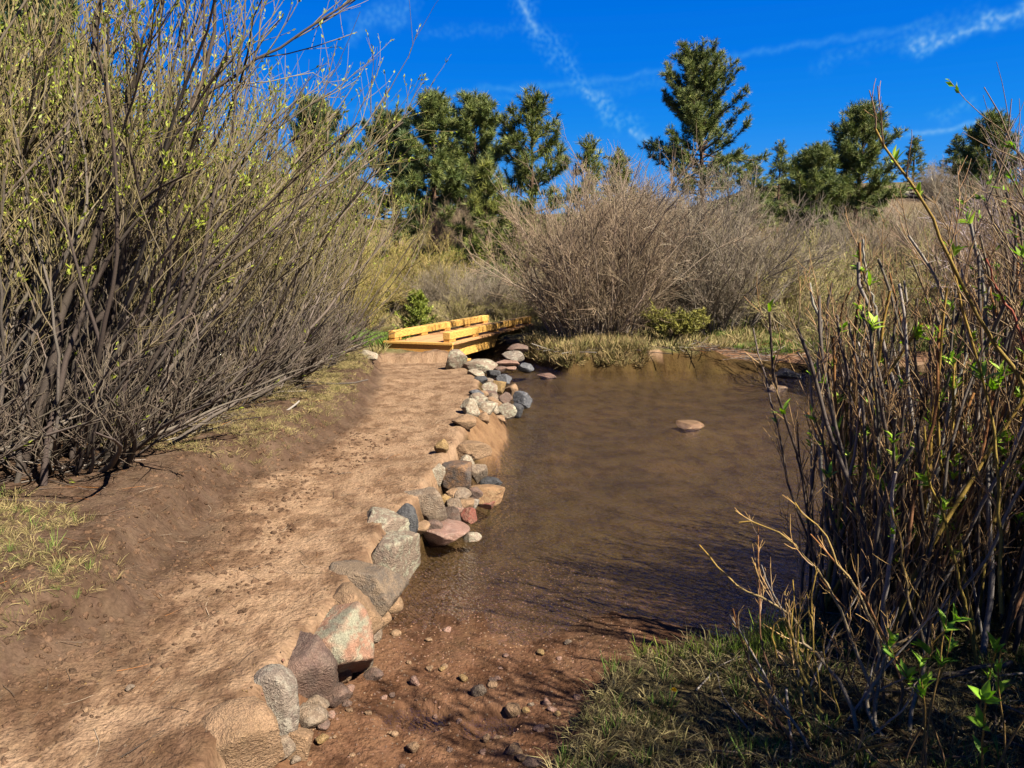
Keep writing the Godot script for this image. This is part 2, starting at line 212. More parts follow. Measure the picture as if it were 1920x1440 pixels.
class Bag:
	var v := PackedVector3Array()
	var n := PackedVector3Array()
	var c := PackedColorArray()
	var t := PackedInt32Array()

	func tube(p: PackedVector3Array, r0: float, r1: float, sides: int, a: Color, b: Color, bend := 1.0, cap := false) -> void:
		var m := p.size()
		var first := v.size()
		var dir := (p[1] - p[0]).normalized()
		var side := dir.cross(Vector3(0.31, 0.2, 0.93)).normalized()
		var step := TAU / sides
		for i in m:
			if i == m - 1:
				dir = (p[i] - p[i - 1]).normalized()
			elif i > 0:
				dir = (p[i + 1] - p[i - 1]).normalized()
			side = (side - dir * side.dot(dir)).normalized()
			var other := dir.cross(side)
			var f := float(i) / (m - 1)
			var r := lerpf(r0, r1, pow(f, bend))
			var col := a.lerp(b, f)
			for k in sides:
				var o := side * cos(step * k) + other * sin(step * k)
				v.append(p[i] + o * r)
				n.append(o)
				c.append(col)
		for i in m - 1:
			for k in sides:
				var a0 := first + i * sides + k
				var a1 := first + i * sides + (k + 1) % sides
				t.append(a0); t.append(a0 + sides); t.append(a1)
				t.append(a1); t.append(a0 + sides); t.append(a1 + sides)
		if cap:
			var e := v.size()
			var pale := Color(0.30, 0.24, 0.15)
			for k in sides:
				v.append(v[e - sides + k]); n.append(dir); c.append(pale)
			for k in sides - 2:
				t.append(e); t.append(e + k + 2); t.append(e + k + 1)

	func blade(p: Vector3, along: Vector3, across: Vector3, length: float, width: float, droop: float, a: Color, b: Color) -> void:
		var e := v.size()
		var mid := p + along * length * 0.55 + Vector3(0, -droop * 0.25 * length, 0)
		var tip := p + along * length + Vector3(0, -droop * length, 0)
		var nn := across.cross(along).normalized()
		v.append(p - across * width * 0.5); v.append(p + across * width * 0.5)
		v.append(mid - across * width * 0.42); v.append(mid + across * width * 0.42)
		v.append(tip)
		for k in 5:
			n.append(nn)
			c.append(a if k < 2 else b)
		t.append(e); t.append(e + 2); t.append(e + 1)
		t.append(e + 1); t.append(e + 2); t.append(e + 3)
		t.append(e + 2); t.append(e + 4); t.append(e + 3)

	func leaf(p: Vector3, along: Vector3, across: Vector3, length: float, width: float, col: Color) -> void:
		var e := v.size()
		var nn := across.cross(along).normalized()
		v.append(p)
		v.append(p + along * length * 0.45 - across * width * 0.5 + nn * width * 0.16)
		v.append(p + along * length)
		v.append(p + along * length * 0.45 + across * width * 0.5 + nn * width * 0.16)
		for k in 4:
			n.append(nn)
			c.append(col)
		t.append(e); t.append(e + 1); t.append(e + 2)
		t.append(e); t.append(e + 2); t.append(e + 3)

	func needle(p: Vector3, tip: Vector3, across: Vector3, nn: Vector3, col: Color) -> void:
		var e := v.size()
		v.append(p - across); v.append(tip); v.append(p + across)
		for k in 3:
			n.append(nn)
			c.append(col)
		t.append(e); t.append(e + 1); t.append(e + 2)

	func mesh(material: Material) -> ArrayMesh:
		var a := []
		a.resize(Mesh.ARRAY_MAX)
		a[Mesh.ARRAY_VERTEX] = v
		a[Mesh.ARRAY_NORMAL] = n
		a[Mesh.ARRAY_COLOR] = c
		a[Mesh.ARRAY_INDEX] = t
		var m := ArrayMesh.new()
		m.add_surface_from_arrays(Mesh.PRIMITIVE_TRIANGLES, a)
		m.surface_set_material(0, material)
		return m


# ---------------------------------------------------------------- naming
func numbered(called: String) -> String:
	var k: int = taken.get(called, 0)
	taken[called] = k + 1
	return called if k == 0 else "%s_%03d" % [called, k]

func tag(o: Node, label: String, category: String, group := "", kind := "") -> void:
	if label: o.set_meta("label", label)
	if category: o.set_meta("category", category)
	if group: o.set_meta("group", group)
	if kind: o.set_meta("kind", kind)

func thing(called: String, label: String, category: String, at: Vector3, turn := 0.0, group := "") -> Node3D:
	var o := Node3D.new()
	o.name = numbered(called)
	add_child(o)
	o.position = at
	o.rotation.y = turn
	tag(o, label, category, group)
	return o

func part(called: String, mesh: Mesh, parent: Node, stuff := false) -> MeshInstance3D:
	var o := MeshInstance3D.new()
	o.name = called
	o.mesh = mesh
	parent.add_child(o, true)
	if stuff: o.set_meta("kind", "stuff")
	return o

func single(called: String, mesh: Mesh, label: String, category: String, at := Vector3.ZERO, group := "") -> MeshInstance3D:
	var o := MeshInstance3D.new()
	o.name = numbered(called)
	o.mesh = mesh
	add_child(o)
	o.position = at
	tag(o, label, category, group)
	return o

func copy(src: Node3D, label: String, at: Vector3, turn: float, size: Vector3, group := "") -> Node3D:
	var o: Node3D = src.duplicate()
	o.name = numbered(String(src.name).trim_suffix("_" + String(src.name).get_slice("_", String(src.name).get_slice_count("_") - 1)) if String(src.name).right(3).is_valid_int() else String(src.name))
	add_child(o)
	o.position = at
	o.rotation.y = turn
	o.scale = size
	if label: o.set_meta("label", label)
	if group: o.set_meta("group", group)
	return o


# ---------------------------------------------------------------- materials
func noise_tex(freq: float, octaves: int, lo: float, hi: float, type := FastNoiseLite.TYPE_SIMPLEX_SMOOTH, size := 512, sd := 1, gain := 0.5) -> NoiseTexture2D:
	var f := FastNoiseLite.new()
	f.noise_type = type
	f.seed = sd
	f.frequency = freq
	f.fractal_octaves = octaves
	f.fractal_gain = gain
	var t := NoiseTexture2D.new()
	t.width = size
	t.height = size
	t.seamless = true
	t.noise = f
	var g := Gradient.new()
	g.set_color(0, Color(lo, lo, lo))
	g.set_color(1, Color(hi, hi, hi))
	t.color_ramp = g
	return t

func matter(rough: float, tex: Texture2D = null, tex_scale := 1.0, bump: Texture2D = null, relief := 0.0, spec := 0.3) -> StandardMaterial3D:
	var m := StandardMaterial3D.new()
	m.vertex_color_use_as_albedo = true
	m.albedo_color = Color(TONE, TONE, TONE).linear_to_srgb()
	m.roughness = rough
	m.metallic_specular = spec
	m.cull_mode = BaseMaterial3D.CULL_DISABLED
	if tex or bump:
		m.uv1_triplanar = true
		m.uv1_world_triplanar = true
		m.uv1_scale = Vector3.ONE * tex_scale
	if tex: m.albedo_texture = tex
	if bump:
		m.heightmap_enabled = true
		m.heightmap_texture = bump
		m.heightmap_scale = relief
	return m

func make_materials() -> void:
	var grain := noise_tex(0.05, 5, 0.62, 1.0, FastNoiseLite.TYPE_SIMPLEX_SMOOTH, 1024, 3, 0.75)
	var clods := noise_tex(0.03, 6, 0.0, 1.0, FastNoiseLite.TYPE_PERLIN, 1024, 4, 0.62)
	M.ground = matter(0.95, grain, 0.9, clods, 1.6, 0.15)
	var gritty := noise_tex(0.005, 9, 0.0, 1.0, FastNoiseLite.TYPE_SIMPLEX_SMOOTH, 2048, 9, 0.7)
	var ramp := Gradient.new()      # loose dark crumbs and patches of damp soil on the packed earth
	ramp.offsets = PackedFloat32Array([0.0, 0.34, 0.42, 0.5, 0.7, 1.0])
	ramp.colors = PackedColorArray([Color(0.70, 0.67, 0.65), Color(0.78, 0.75, 0.73), Color(0.86, 0.84, 0.83), Color(0.94, 0.93, 0.92), Color(0.98, 0.98, 0.98), Color(1.06, 1.05, 1.04)])
	gritty.color_ramp = ramp
	M.ground.detail_enabled = true
	M.ground.detail_albedo = gritty
	M.ground.detail_blend_mode = BaseMaterial3D.BLEND_MODE_MUL
	M.ground.detail_uv_layer = BaseMaterial3D.DETAIL_UV_2
	M.ground.uv2_triplanar = true
	M.ground.uv2_world_triplanar = true
	M.ground.uv2_scale = Vector3(0.34, 0.34, 0.21)
	var speck := noise_tex(0.12, 4, 0.35, 1.25, FastNoiseLite.TYPE_SIMPLEX_SMOOTH, 512, 7, 0.85)
	var pits := noise_tex(0.012, 6, 0.0, 1.0, FastNoiseLite.TYPE_SIMPLEX_SMOOTH, 1024, 8, 0.75)
	pits.noise.fractal_type = FastNoiseLite.FRACTAL_RIDGED
	M.rock = matter(0.85, speck, 2.2, pits, 1.6, 0.3)
	M.wetrock = matter(0.3, speck, 3.2, pits, 1.2, 0.4)
	M.bark = matter(0.8, noise_tex(0.08, 4, 0.5, 1.0, FastNoiseLite.TYPE_SIMPLEX_SMOOTH, 256, 11, 0.7), 6.0)
	M.twig = matter(0.7)
	M.needle = matter(0.55)
	M.needle.backlight_enabled = true
	M.needle.backlight = Color(0.4, 0.45, 0.2)
	M.leaf = matter(0.5)
	M.leaf.backlight_enabled = true
	M.leaf.backlight = Color(0.75, 0.85, 0.35)
	M.grass = matter(0.7)
	M.grass.backlight_enabled = true
	M.grass.backlight = Color(0.4, 0.45, 0.2)
	# sawn timber, grain running along the object's own z
	var g := noise_tex(0.03, 5, 0.5, 1.15, FastNoiseLite.TYPE_SIMPLEX_SMOOTH, 512, 21, 0.7)
	for k in 3:
		var w := StandardMaterial3D.new()
		w.albedo_color = [Color(0.76, 0.58, 0.28), Color(0.80, 0.62, 0.31), Color(0.73, 0.52, 0.23)][k]
		w.roughness = 0.7
		w.albedo_texture = g
		w.uv1_triplanar = true
		w.uv1_scale = Vector3(3.0, 3.0, 0.35)
		w.uv1_offset = Vector3(0.31 * k, 0.17 * k, 0.4 * k)
		M["timber%d" % k] = w
	var d := StandardMaterial3D.new()
	d.albedo_color = Color(0.66, 0.49, 0.31)
	d.roughness = 0.85
	d.albedo_texture = g
	d.uv1_triplanar = true
	d.uv1_scale = Vector3(0.35, 3.0, 3.0)
	M.deck = d
	var w := StandardMaterial3D.new()
	w.transparency = BaseMaterial3D.TRANSPARENCY_ALPHA
	w.albedo_color = Color(0.32, 0.23, 0.11, 0.035)
	w.roughness = 0.03
	w.metallic_specular = 0.52
	w.heightmap_enabled = true
	w.heightmap_texture = noise_tex(0.045, 4, 0.0, 1.0, FastNoiseLite.TYPE_SIMPLEX_SMOOTH, 1024, 31, 0.55)
	w.heightmap_scale = 3.4
	M.water = w


# ---------------------------------------------------------------- the lie of the land
func table(a: Array, x: float) -> float:
	if x <= a[0][0]: return a[0][1]
	for i in range(1, a.size()):
		if x < a[i][0]:
			var f: float = (x - a[i - 1][0]) / (a[i][0] - a[i - 1][0])
			return lerpf(a[i - 1][1], a[i][1], f)
	return a[a.size() - 1][1]

func to_creek(x: float, z: float) -> float:
	var best := 99.0
	var p := Vector2(x, z)
	for i in CREEK.size() - 1:
		var q := Geometry2D.get_closest_point_to_segment(p, CREEK[i], CREEK[i + 1])
		best = minf(best, p.distance_to(q))
	return best

# how far inside the creek bed a point lies (negative: on land)
func wet(x: float, z: float) -> float:
	var d := -z
	var n := medium.get_noise_2d(x * 1.6, z * 1.6 + 80.0)
	var w := minf(x - table(EDGE, d) - 0.04 * n, minf(d - table(NEAR_SHORE, x) + 0.12 * n, table(FAR_SHORE, x) - d + 0.25 * n))
	if d > 12.0 and x < 1.5:
		w = maxf(w, 1.15 - to_creek(x, z))
	return w

func ground(x: float, z: float) -> float:
	var d := -z
	var w := wet(x, z)
	var lump := medium.get_noise_2d(x, z)
	var bank: float
	var width := lerpf(0.14, 0.5, smoothstep(7.0, 8.6, d))
	if d > 14.0 or x > 9.0:
		# far side: a low bank, a meadow, then the hill
		bank = 0.02 + 0.10 * lump
		if x > 3.6: bank -= 0.22 * smoothstep(3.6, 4.8, x) * (1.0 - smoothstep(14.8, 17.0, d))
		width = 0.45 if x < 3.6 else 1.2
		var s := smoothstep(19.0, 40.0, d)
		bank += 2.4 * s * s + (5.0 + 3.6 * smoothstep(16.0, 34.0, x)) * smoothstep(38.0, 100.0, d) * (1.0 + 0.12 * coarse.get_noise_2d(x * 0.25, z * 0.25))
		bank += 0.8 * smoothstep(30.0, 60.0, d) * coarse.get_noise_2d(x, z)
		if d > 100.0: bank += (d - 100.0) * 0.02
	elif x > table(EDGE, d) and d - table(NEAR_SHORE, x) < 0.5:
		bank = -0.205 + 0.035 * lump + 0.02 * medium.get_noise_2d(x * 4.0, z * 4.0)
		width = 0.16
	else:
		bank = 0.02 * lump
		var l := table(TRAIL_SIDE, d) + 0.10 * medium.get_noise_2d(x * 1.5 + 40.0, z * 1.5)
		var b := l - x
		if b > 0.0:
			bank += 0.20 * smoothstep(0.0, 0.30, b) * smoothstep(16.5, 13.5, d) + 0.05 * minf(b, 6.0)
		else:
			bank -= 0.10 * smoothstep(10.5, 14.0, d)
			bank -= 0.03 * sin(clampf((x - l) / (table(EDGE, d) - l), 0.0, 1.0) * PI)
	if w <= 0.0:
		if bank < 0.6 and d < 15.0:
			bank += 0.012 * fine.get_noise_2d(x, z)
		return bank
	var bed := lerpf(-0.318, -0.47, smoothstep(3.3, 5.6, d))
	bed -= 0.10 * smoothstep(0.2, 1.6, w) * smoothstep(5.0, 8.0, d)
	if d > 7.6 and d < 9.9 and x < 0.5:
		bed = maxf(bed, lerpf(-0.30, -0.5, smoothstep(0.25, 0.62, x - table(EDGE, d))))
	bed += 0.03 * medium.get_noise_2d(x * 1.2, z * 1.2) + 0.012 * fine.get_noise_2d(x, z)
	for shoal in [Vector2(2.26, -9.55), Vector2(4.35, -12.55), Vector2(0.63, -13.97)]:
		var e := Vector2(x, z).distance_squared_to(shoal) / 0.16
		if e < 9.0: bed = lerpf(bed, -0.405, exp(-e))
	for puddle in [Vector3(-0.43, -3.08, 0.17), Vector3(-0.10, -3.03, 0.15)]:
		var q: float = Vector2(x - puddle.x, (z - puddle.y) * 1.3).length() / puddle.z
		if q < 1.0: bed -= 0.09 * (1.0 - q * q)
	return lerpf(bank, bed, smoothstep(0.0, width, w))

func ground_color(x: float, z: float, y: float) -> Color:
	var d := -z
	var w := wet(x, z)
	var a := medium.get_noise_2d(x * 1.3 + 9.0, z * 1.3) * 0.5 + 0.5
	var b := medium.get_noise_2d(x * 4.0, z * 2.2 + 30.0) * 0.5 + 0.5
	var f := fine.get_noise_2d(x * 1.4 + 5.0, z * 1.4) * 0.5 + 0.5
	var soil := Color(0.085, 0.055, 0.037)
	var tan_ := Color(0.345, 0.232, 0.148)
	var sand := Color(0.185, 0.10, 0.058)
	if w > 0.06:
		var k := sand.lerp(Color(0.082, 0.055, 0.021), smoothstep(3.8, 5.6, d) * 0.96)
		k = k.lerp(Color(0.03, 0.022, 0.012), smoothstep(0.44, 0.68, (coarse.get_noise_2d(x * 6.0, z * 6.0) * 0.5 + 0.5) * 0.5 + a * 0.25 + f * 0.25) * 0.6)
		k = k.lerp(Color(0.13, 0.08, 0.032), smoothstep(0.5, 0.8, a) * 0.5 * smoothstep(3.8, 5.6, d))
		if d > 7.6 and d < 9.9 and y > WATER - 0.02: k = Color(0.27, 0.165, 0.09)
		return k * (0.75 + 0.5 * f)
	if d > 14.6 or x > 9.0:
		var dry := Color(0.20, 0.165, 0.085)
		var far := dry.lerp(Color(0.16, 0.16, 0.06), smoothstep(0.4, 0.8, a))
		if x > 5.0 and d < 24.0: far = far.lerp(Color(0.10, 0.16, 0.03), 0.75)
		if absf(d - 17.0 - 0.4 * (x - 6.0)) < 0.5 and x > 5.5: far = Color(0.33, 0.19, 0.12)
		if x > 3.6 and d < 15.7: far = Color(0.24, 0.14, 0.085)
		if d > 50.0: far = far.lerp(Color(0.24, 0.18, 0.13), smoothstep(0.45, 0.6, b))
		return far * (0.8 + 0.4 * f)
	if x > table(EDGE, d) and d - table(NEAR_SHORE, x) < 0.5:
		return soil.lerp(Color(0.12, 0.10, 0.05), a) * (0.7 + 0.6 * f)
	var l := table(TRAIL_SIDE, d)
	var k2 := tan_
	var side := smoothstep(-0.1, 0.5, l + 0.45 - x)          # darker loose soil by the cut bank
	var streak := fine.get_noise_2d(x * 0.35 + 3.0, z * 0.12) * 0.5 + 0.5
	var damp := smoothstep(0.485, 0.60, b * 0.30 + a * 0.25 + f * 0.2 + streak * 0.25 + side * 0.08)
	k2 = k2.lerp(soil.lerp(Color(0.17, 0.10, 0.06), streak), damp * (0.3 if d > 5.5 else 0.8))
	if x < l + 0.15: k2 = k2.lerp(Color(0.125, 0.083, 0.057), smoothstep(-0.15, 0.05, l - x + 0.12 * (a - 0.5)))
	return k2 * (0.7 + 0.6 * f)

func spaced(parts: Array) -> PackedFloat32Array:
	var out := PackedFloat32Array()
	for p in parts:      # from, to, first step, growth
		var x: float = p[0]
		var s: float = p[2]
		var way := signf(p[1] - p[0])
		while (p[1] - x) * way > s * 0.5:
			out.append(x)
			x += s * way
			s *= p[3]
	out.append(parts[parts.size() - 1][1])
	return out

func make_ground() -> void:
	var left := spaced([[-3.6, -160.0, 0.045, 1.11]])
	left.reverse()
	var xs := left.duplicate()
	xs.resize(xs.size() - 1)
	xs.append_array(spaced([[-3.6, 2.6, 0.038, 1.0], [2.6, 170.0, 0.045, 1.11]]))
	var back := spaced([[1.4, -40.0, 0.05, 1.25]])
	back.reverse()
	var ds := back.duplicate()
	ds.resize(ds.size() - 1)
	ds.append_array(spaced([[1.4, 6.0, 0.036, 1.0], [6.0, 16.0, 0.04, 1.009], [16.0, 260.0, 0.13, 1.05]]))
	var v := PackedVector3Array()
	var c := PackedColorArray()
	var t := PackedInt32Array()
	var w := xs.size()
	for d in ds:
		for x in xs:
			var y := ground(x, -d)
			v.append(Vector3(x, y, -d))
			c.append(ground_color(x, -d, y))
	for j in ds.size() - 1:
		for i in w - 1:
			var a := j * w + i
			t.append(a); t.append(a + w); t.append(a + 1)
			t.append(a + 1); t.append(a + w); t.append(a + w + 1)
	var st := SurfaceTool.new()
	var arr := []
	arr.resize(Mesh.ARRAY_MAX)
	arr[Mesh.ARRAY_VERTEX] = v
	arr[Mesh.ARRAY_COLOR] = c
	arr[Mesh.ARRAY_INDEX] = t
	var m := ArrayMesh.new()
	m.add_surface_from_arrays(Mesh.PRIMITIVE_TRIANGLES, arr)
	st.create_from(m, 0)
	st.generate_normals()
	st.set_material(M.ground)
	var g := part("ground", st.commit(), self)
	tag(g, "bare brown trail, creek bed and dry meadow rising to a hill", "ground", "", "structure")

func make_water() -> void:
	# a level sheet with low ripples; it ends inside the banks
	var v := PackedVector3Array()
	var uv := PackedVector2Array()
	var nn := PackedVector3Array()
	var t := PackedInt32Array()
	var xs := spaced([[-9.0, 14.0, 0.1, 1.0]])
	var ds := spaced([[1.2, 24.0, 0.1, 1.0]])
	var at := {}
	var flow := Vector2(0.55, 0.83)
	for j in ds.size():
		for i in xs.size():
			var keep := false
			for o in [Vector2.ZERO, Vector2(0.25, 0), Vector2(-0.25, 0), Vector2(0, 0.25), Vector2(0, -0.25)]:
				if wet(xs[i] + o.x, -ds[j] + o.y) > 0.0: keep = true
			if not keep: continue
			at[j * 1000 + i] = v.size()
			v.append(Vector3(xs[i], WATER, -ds[j]))
			nn.append(Vector3.UP)
			var p := Vector2(xs[i], -ds[j])
			uv.append(Vector2(p.dot(flow) * 0.22, p.dot(flow.orthogonal()) * 0.62))
	for j in ds.size() - 1:
		for i in xs.size() - 1:
			var a: int = at.get(j * 1000 + i, -1)
			var b: int = at.get(j * 1000 + i + 1, -1)
			var c: int = at.get((j + 1) * 1000 + i, -1)
			var e: int = at.get((j + 1) * 1000 + i + 1, -1)
			if a < 0 or b < 0 or c < 0 or e < 0: continue
			t.append(a); t.append(c); t.append(b)
			t.append(b); t.append(c); t.append(e)
	var arr := []
	arr.resize(Mesh.ARRAY_MAX)
	arr[Mesh.ARRAY_VERTEX] = v
	arr[Mesh.ARRAY_NORMAL] = nn
	arr[Mesh.ARRAY_TEX_UV] = uv
	arr[Mesh.ARRAY_INDEX] = t
	var m := ArrayMesh.new()
	m.add_surface_from_arrays(Mesh.PRIMITIVE_TRIANGLES, arr)
	m.surface_set_material(0, M.water)
	var o := part("water", m, self)
	tag(o, "clear shallow brown water of the creek pool", "water", "", "structure")


# ---------------------------------------------------------------- sky
func near_line(p: Vector2, line: Array) -> Vector2:      # distance, position along
	var best := 99.0
	var along := 0.0
	var run := 0.0
	for i in line.size() - 1:
		var a: Vector2 = line[i]
		var b: Vector2 = line[i + 1]
		var q := Geometry2D.get_closest_point_to_segment(p, a, b)
		var d := p.distance_to(q)
		if d < best:
			best = d
			along = run + a.distance_to(q)
		run += a.distance_to(b)
	return Vector2(best, along / run)

func exposed(c: Color) -> Color:
	var l := c.srgb_to_linear()
	return Color(l.r / EXPOSURE, l.g / EXPOSURE, l.b / EXPOSURE).linear_to_srgb()

func make_sky() -> Sky:
	var W := 4096
	var H := 2048
	var im := Image.create(W, H, false, Image.FORMAT_RGB8)
	var stops := [[0.0, Color8(110, 174, 238)], [4.0, Color8(96, 170, 242)], [7.0, Color8(58, 152, 241)], [10.0, Color8(26, 138, 239)], [14.0, Color8(8, 122, 233)], [20.0, Color8(0, 108, 224)], [40.0, Color8(0, 74, 184)], [90.0, Color8(0, 52, 146)]]
	for y in H:
		var el := 90.0 - (y + 0.5) / H * 180.0
		var col := Color8(92, 92, 84)
		if el > 0.0:
			for i in range(1, stops.size()):
				if el <= stops[i][0]:
					col = stops[i - 1][1].lerp(stops[i][1], (el - stops[i - 1][0]) / (stops[i][0] - stops[i - 1][0]))
					break
		im.fill_rect(Rect2i(0, y, W, 1), exposed(col))
	# thin cloud: contrails and cirrus wisps in degrees of azimuth and height
	var streak := FastNoiseLite.new()
	streak.seed = 5
	streak.frequency = 0.9
	streak.fractal_octaves = 4
	var wisps := [
		{"l": [Vector2(0.0, 19.2), Vector2(1.5, 16.4), Vector2(3.4, 14.5), Vector2(4.7, 12.8), Vector2(6.4, 11.2), Vector2(9.7, 8.8)], "w": 1.0, "s": 0.30, "puff": 1.0},
		{"l": [Vector2(0.1, 18.6), Vector2(1.4, 16.6), Vector2(2.0, 15.6)], "w": 0.32, "s": 0.5, "puff": 0.5},
		{"l": [Vector2(5.2, 12.2), Vector2(6.0, 11.5), Vector2(7.2, 10.6)], "w": 0.6, "s": 0.42, "puff": 1.0},
		{"l": [Vector2(8.5, 9.3), Vector2(9.9, 8.7)], "w": 0.42, "s": 0.5, "puff": 0.6},
		{"l": [Vector2(-14.0, 10.2), Vector2(-2.3, 12.3), Vector2(7.2, 12.8), Vector2(16.1, 14.0), Vector2(30.0, 14.9)], "w": 0.32, "s": 0.2, "puff": 0.4},
		{"l": [Vector2(-12.0, 9.9), Vector2(-2.3, 11.6), Vector2(7.2, 12.1), Vector2(16.1, 13.4)], "w": 0.5, "s": 0.12, "puff": 0.6},
		{"l": [Vector2(25.3, 13.2), Vector2(27.7, 13.75), Vector2(29.7, 14.25), Vector2(34.0, 15.0)], "w": 0.6, "s": 0.62, "puff": 0.7},
		{"l": [Vector2(20.0, 12.9), Vector2(25.0, 13.9), Vector2(31.0, 15.4)], "w": 0.7, "s": 0.16, "puff": 0.8},
		{"l": [Vector2(26.0, 8.15), Vector2(28.1, 8.45), Vector2(31.0, 8.8)], "w": 0.22, "s": 0.42, "puff": 0.4},
		{"l": [Vector2(27.3, 9.5), Vector2(28.4, 9.3), Vector2(30.5, 9.9)], "w": 0.5, "s": 0.2, "puff": 0.9},
		{"l": [Vector2(-12.0, 15.6), Vector2(-9.6, 16.4), Vector2(-6.0, 18.0)], "w": 1.3, "s": 0.26, "puff": 0.6},
		{"l": [Vector2(-7.0, 15.7), Vector2(1.5, 16.2)], "w": 0.5, "s": 0.13, "puff": 0.8},
		{"l": [Vector2(60.0, 20.0), Vector2(75.0, 24.0), Vector2(95.0, 22.0)], "w": 1.4, "s": 0.3, "puff": 0.8},
		{"l": [Vector2(-90.0, 26.0), Vector2(-70.0, 20.0), Vector2(-50.0, 22.0)], "w": 1.4, "s": 0.3, "puff": 0.8},
		{"l": [Vector2(-170.0, 30.0), Vector2(-140.0, 22.0)], "w": 1.6, "s": 0.3, "puff": 0.8},
		{"l": [Vector2(120.0, 18.0), Vector2(160.0, 26.0)], "w": 1.6, "s": 0.3, "puff": 0.8},
	]
	for k in wisps.size():
		var q: Dictionary = wisps[k]
		var lo := Vector2(999, 999)
		var hi := -lo
		for p in q.l:
			lo = lo.min(p)
			hi = hi.max(p)
		lo -= Vector2.ONE * q.w * 2.2
		hi += Vector2.ONE * q.w * 2.2
		for y in range(int((90.0 - hi.y) / 180.0 * H), int((90.0 - lo.y) / 180.0 * H) + 1):
			for x in range(int(lo.x / 360.0 * W), int(hi.x / 360.0 * W) + 1):
				var p := Vector2((x + 0.5) / W * 360.0, 90.0 - (y + 0.5) / H * 180.0)
				var bent: Vector2 = p + Vector2(streak.get_noise_2d(p.x * 0.5 + 70.0 * k, p.y * 0.5), streak.get_noise_2d(p.x * 0.5, p.y * 0.5 + 90.0)) * q.w * 0.9
				var dl := near_line(bent, q.l)
				var f := exp(-pow(dl.x / q.w, 2.0) * 2.0)
				if f < 0.01: continue
				f *= lerpf(1.0, clampf(0.45 + 1.1 * streak.get_noise_2d(p.x * 2.6 + 11.0 * k, p.y * 2.6), 0.0, 1.3), q.puff)
				f *= smoothstep(0.0, 0.12, dl.y) * smoothstep(1.0, 0.85, dl.y)
				f = clampf(f * q.s, 0.0, 0.8)
				var xx := posmod(x, W)
				im.set_pixel(xx, y, im.get_pixel(xx, y).lerp(exposed(Color8(206, 222, 246)), f))
	var pm := PanoramaSkyMaterial.new()
	pm.panorama = ImageTexture.create_from_image(im)
	var s := Sky.new()
	s.sky_material = pm
	return s


# ---------------------------------------------------------------- stones
var big_v := PackedVector3Array()
var big_t := PackedInt32Array()
var ball_v := PackedVector3Array()
var ball_t := PackedInt32Array()
var small_v := PackedVector3Array()
var small_t := PackedInt32Array()

func icosphere(level: int) -> Array:
	var g := (1.0 + sqrt(5.0)) / 2.0
	var v: Array[Vector3] = []
	for p in [[-1, g, 0], [1, g, 0], [-1, -g, 0], [1, -g, 0], [0, -1, g], [0, 1, g], [0, -1, -g], [0, 1, -g], [g, 0, -1], [g, 0, 1], [-g, 0, -1], [-g, 0, 1]]:
		v.append(Vector3(p[0], p[1], p[2]).normalized())
	var t := [[0, 11, 5], [0, 5, 1], [0, 1, 7], [0, 7, 10], [0, 10, 11], [1, 5, 9], [5, 11, 4], [11, 10, 2], [10, 7, 6], [7, 1, 8], [3, 9, 4], [3, 4, 2], [3, 2, 6], [3, 6, 8], [3, 8, 9], [4, 9, 5], [2, 4, 11], [6, 2, 10], [8, 6, 7], [9, 8, 1]]
	for l in level:
		var mid := {}
		var out := []
		for f in t:
			var m := []
			for k in 3:
				var a: int = f[k]
				var b: int = f[(k + 1) % 3]
				var key := mini(a, b) * 100000 + maxi(a, b)
				if not mid.has(key):
					mid[key] = v.size()
					v.append(((v[a] + v[b]) * 0.5).normalized())
				m.append(mid[key])
			out.append([f[0], m[0], m[2]])
			out.append([f[1], m[1], m[0]])
			out.append([f[2], m[2], m[1]])
			out.append([m[0], m[1], m[2]])
		t = out
	var ti := PackedInt32Array()
	for f in t:
		ti.append(f[0]); ti.append(f[2]); ti.append(f[1])
	return [PackedVector3Array(v), ti]

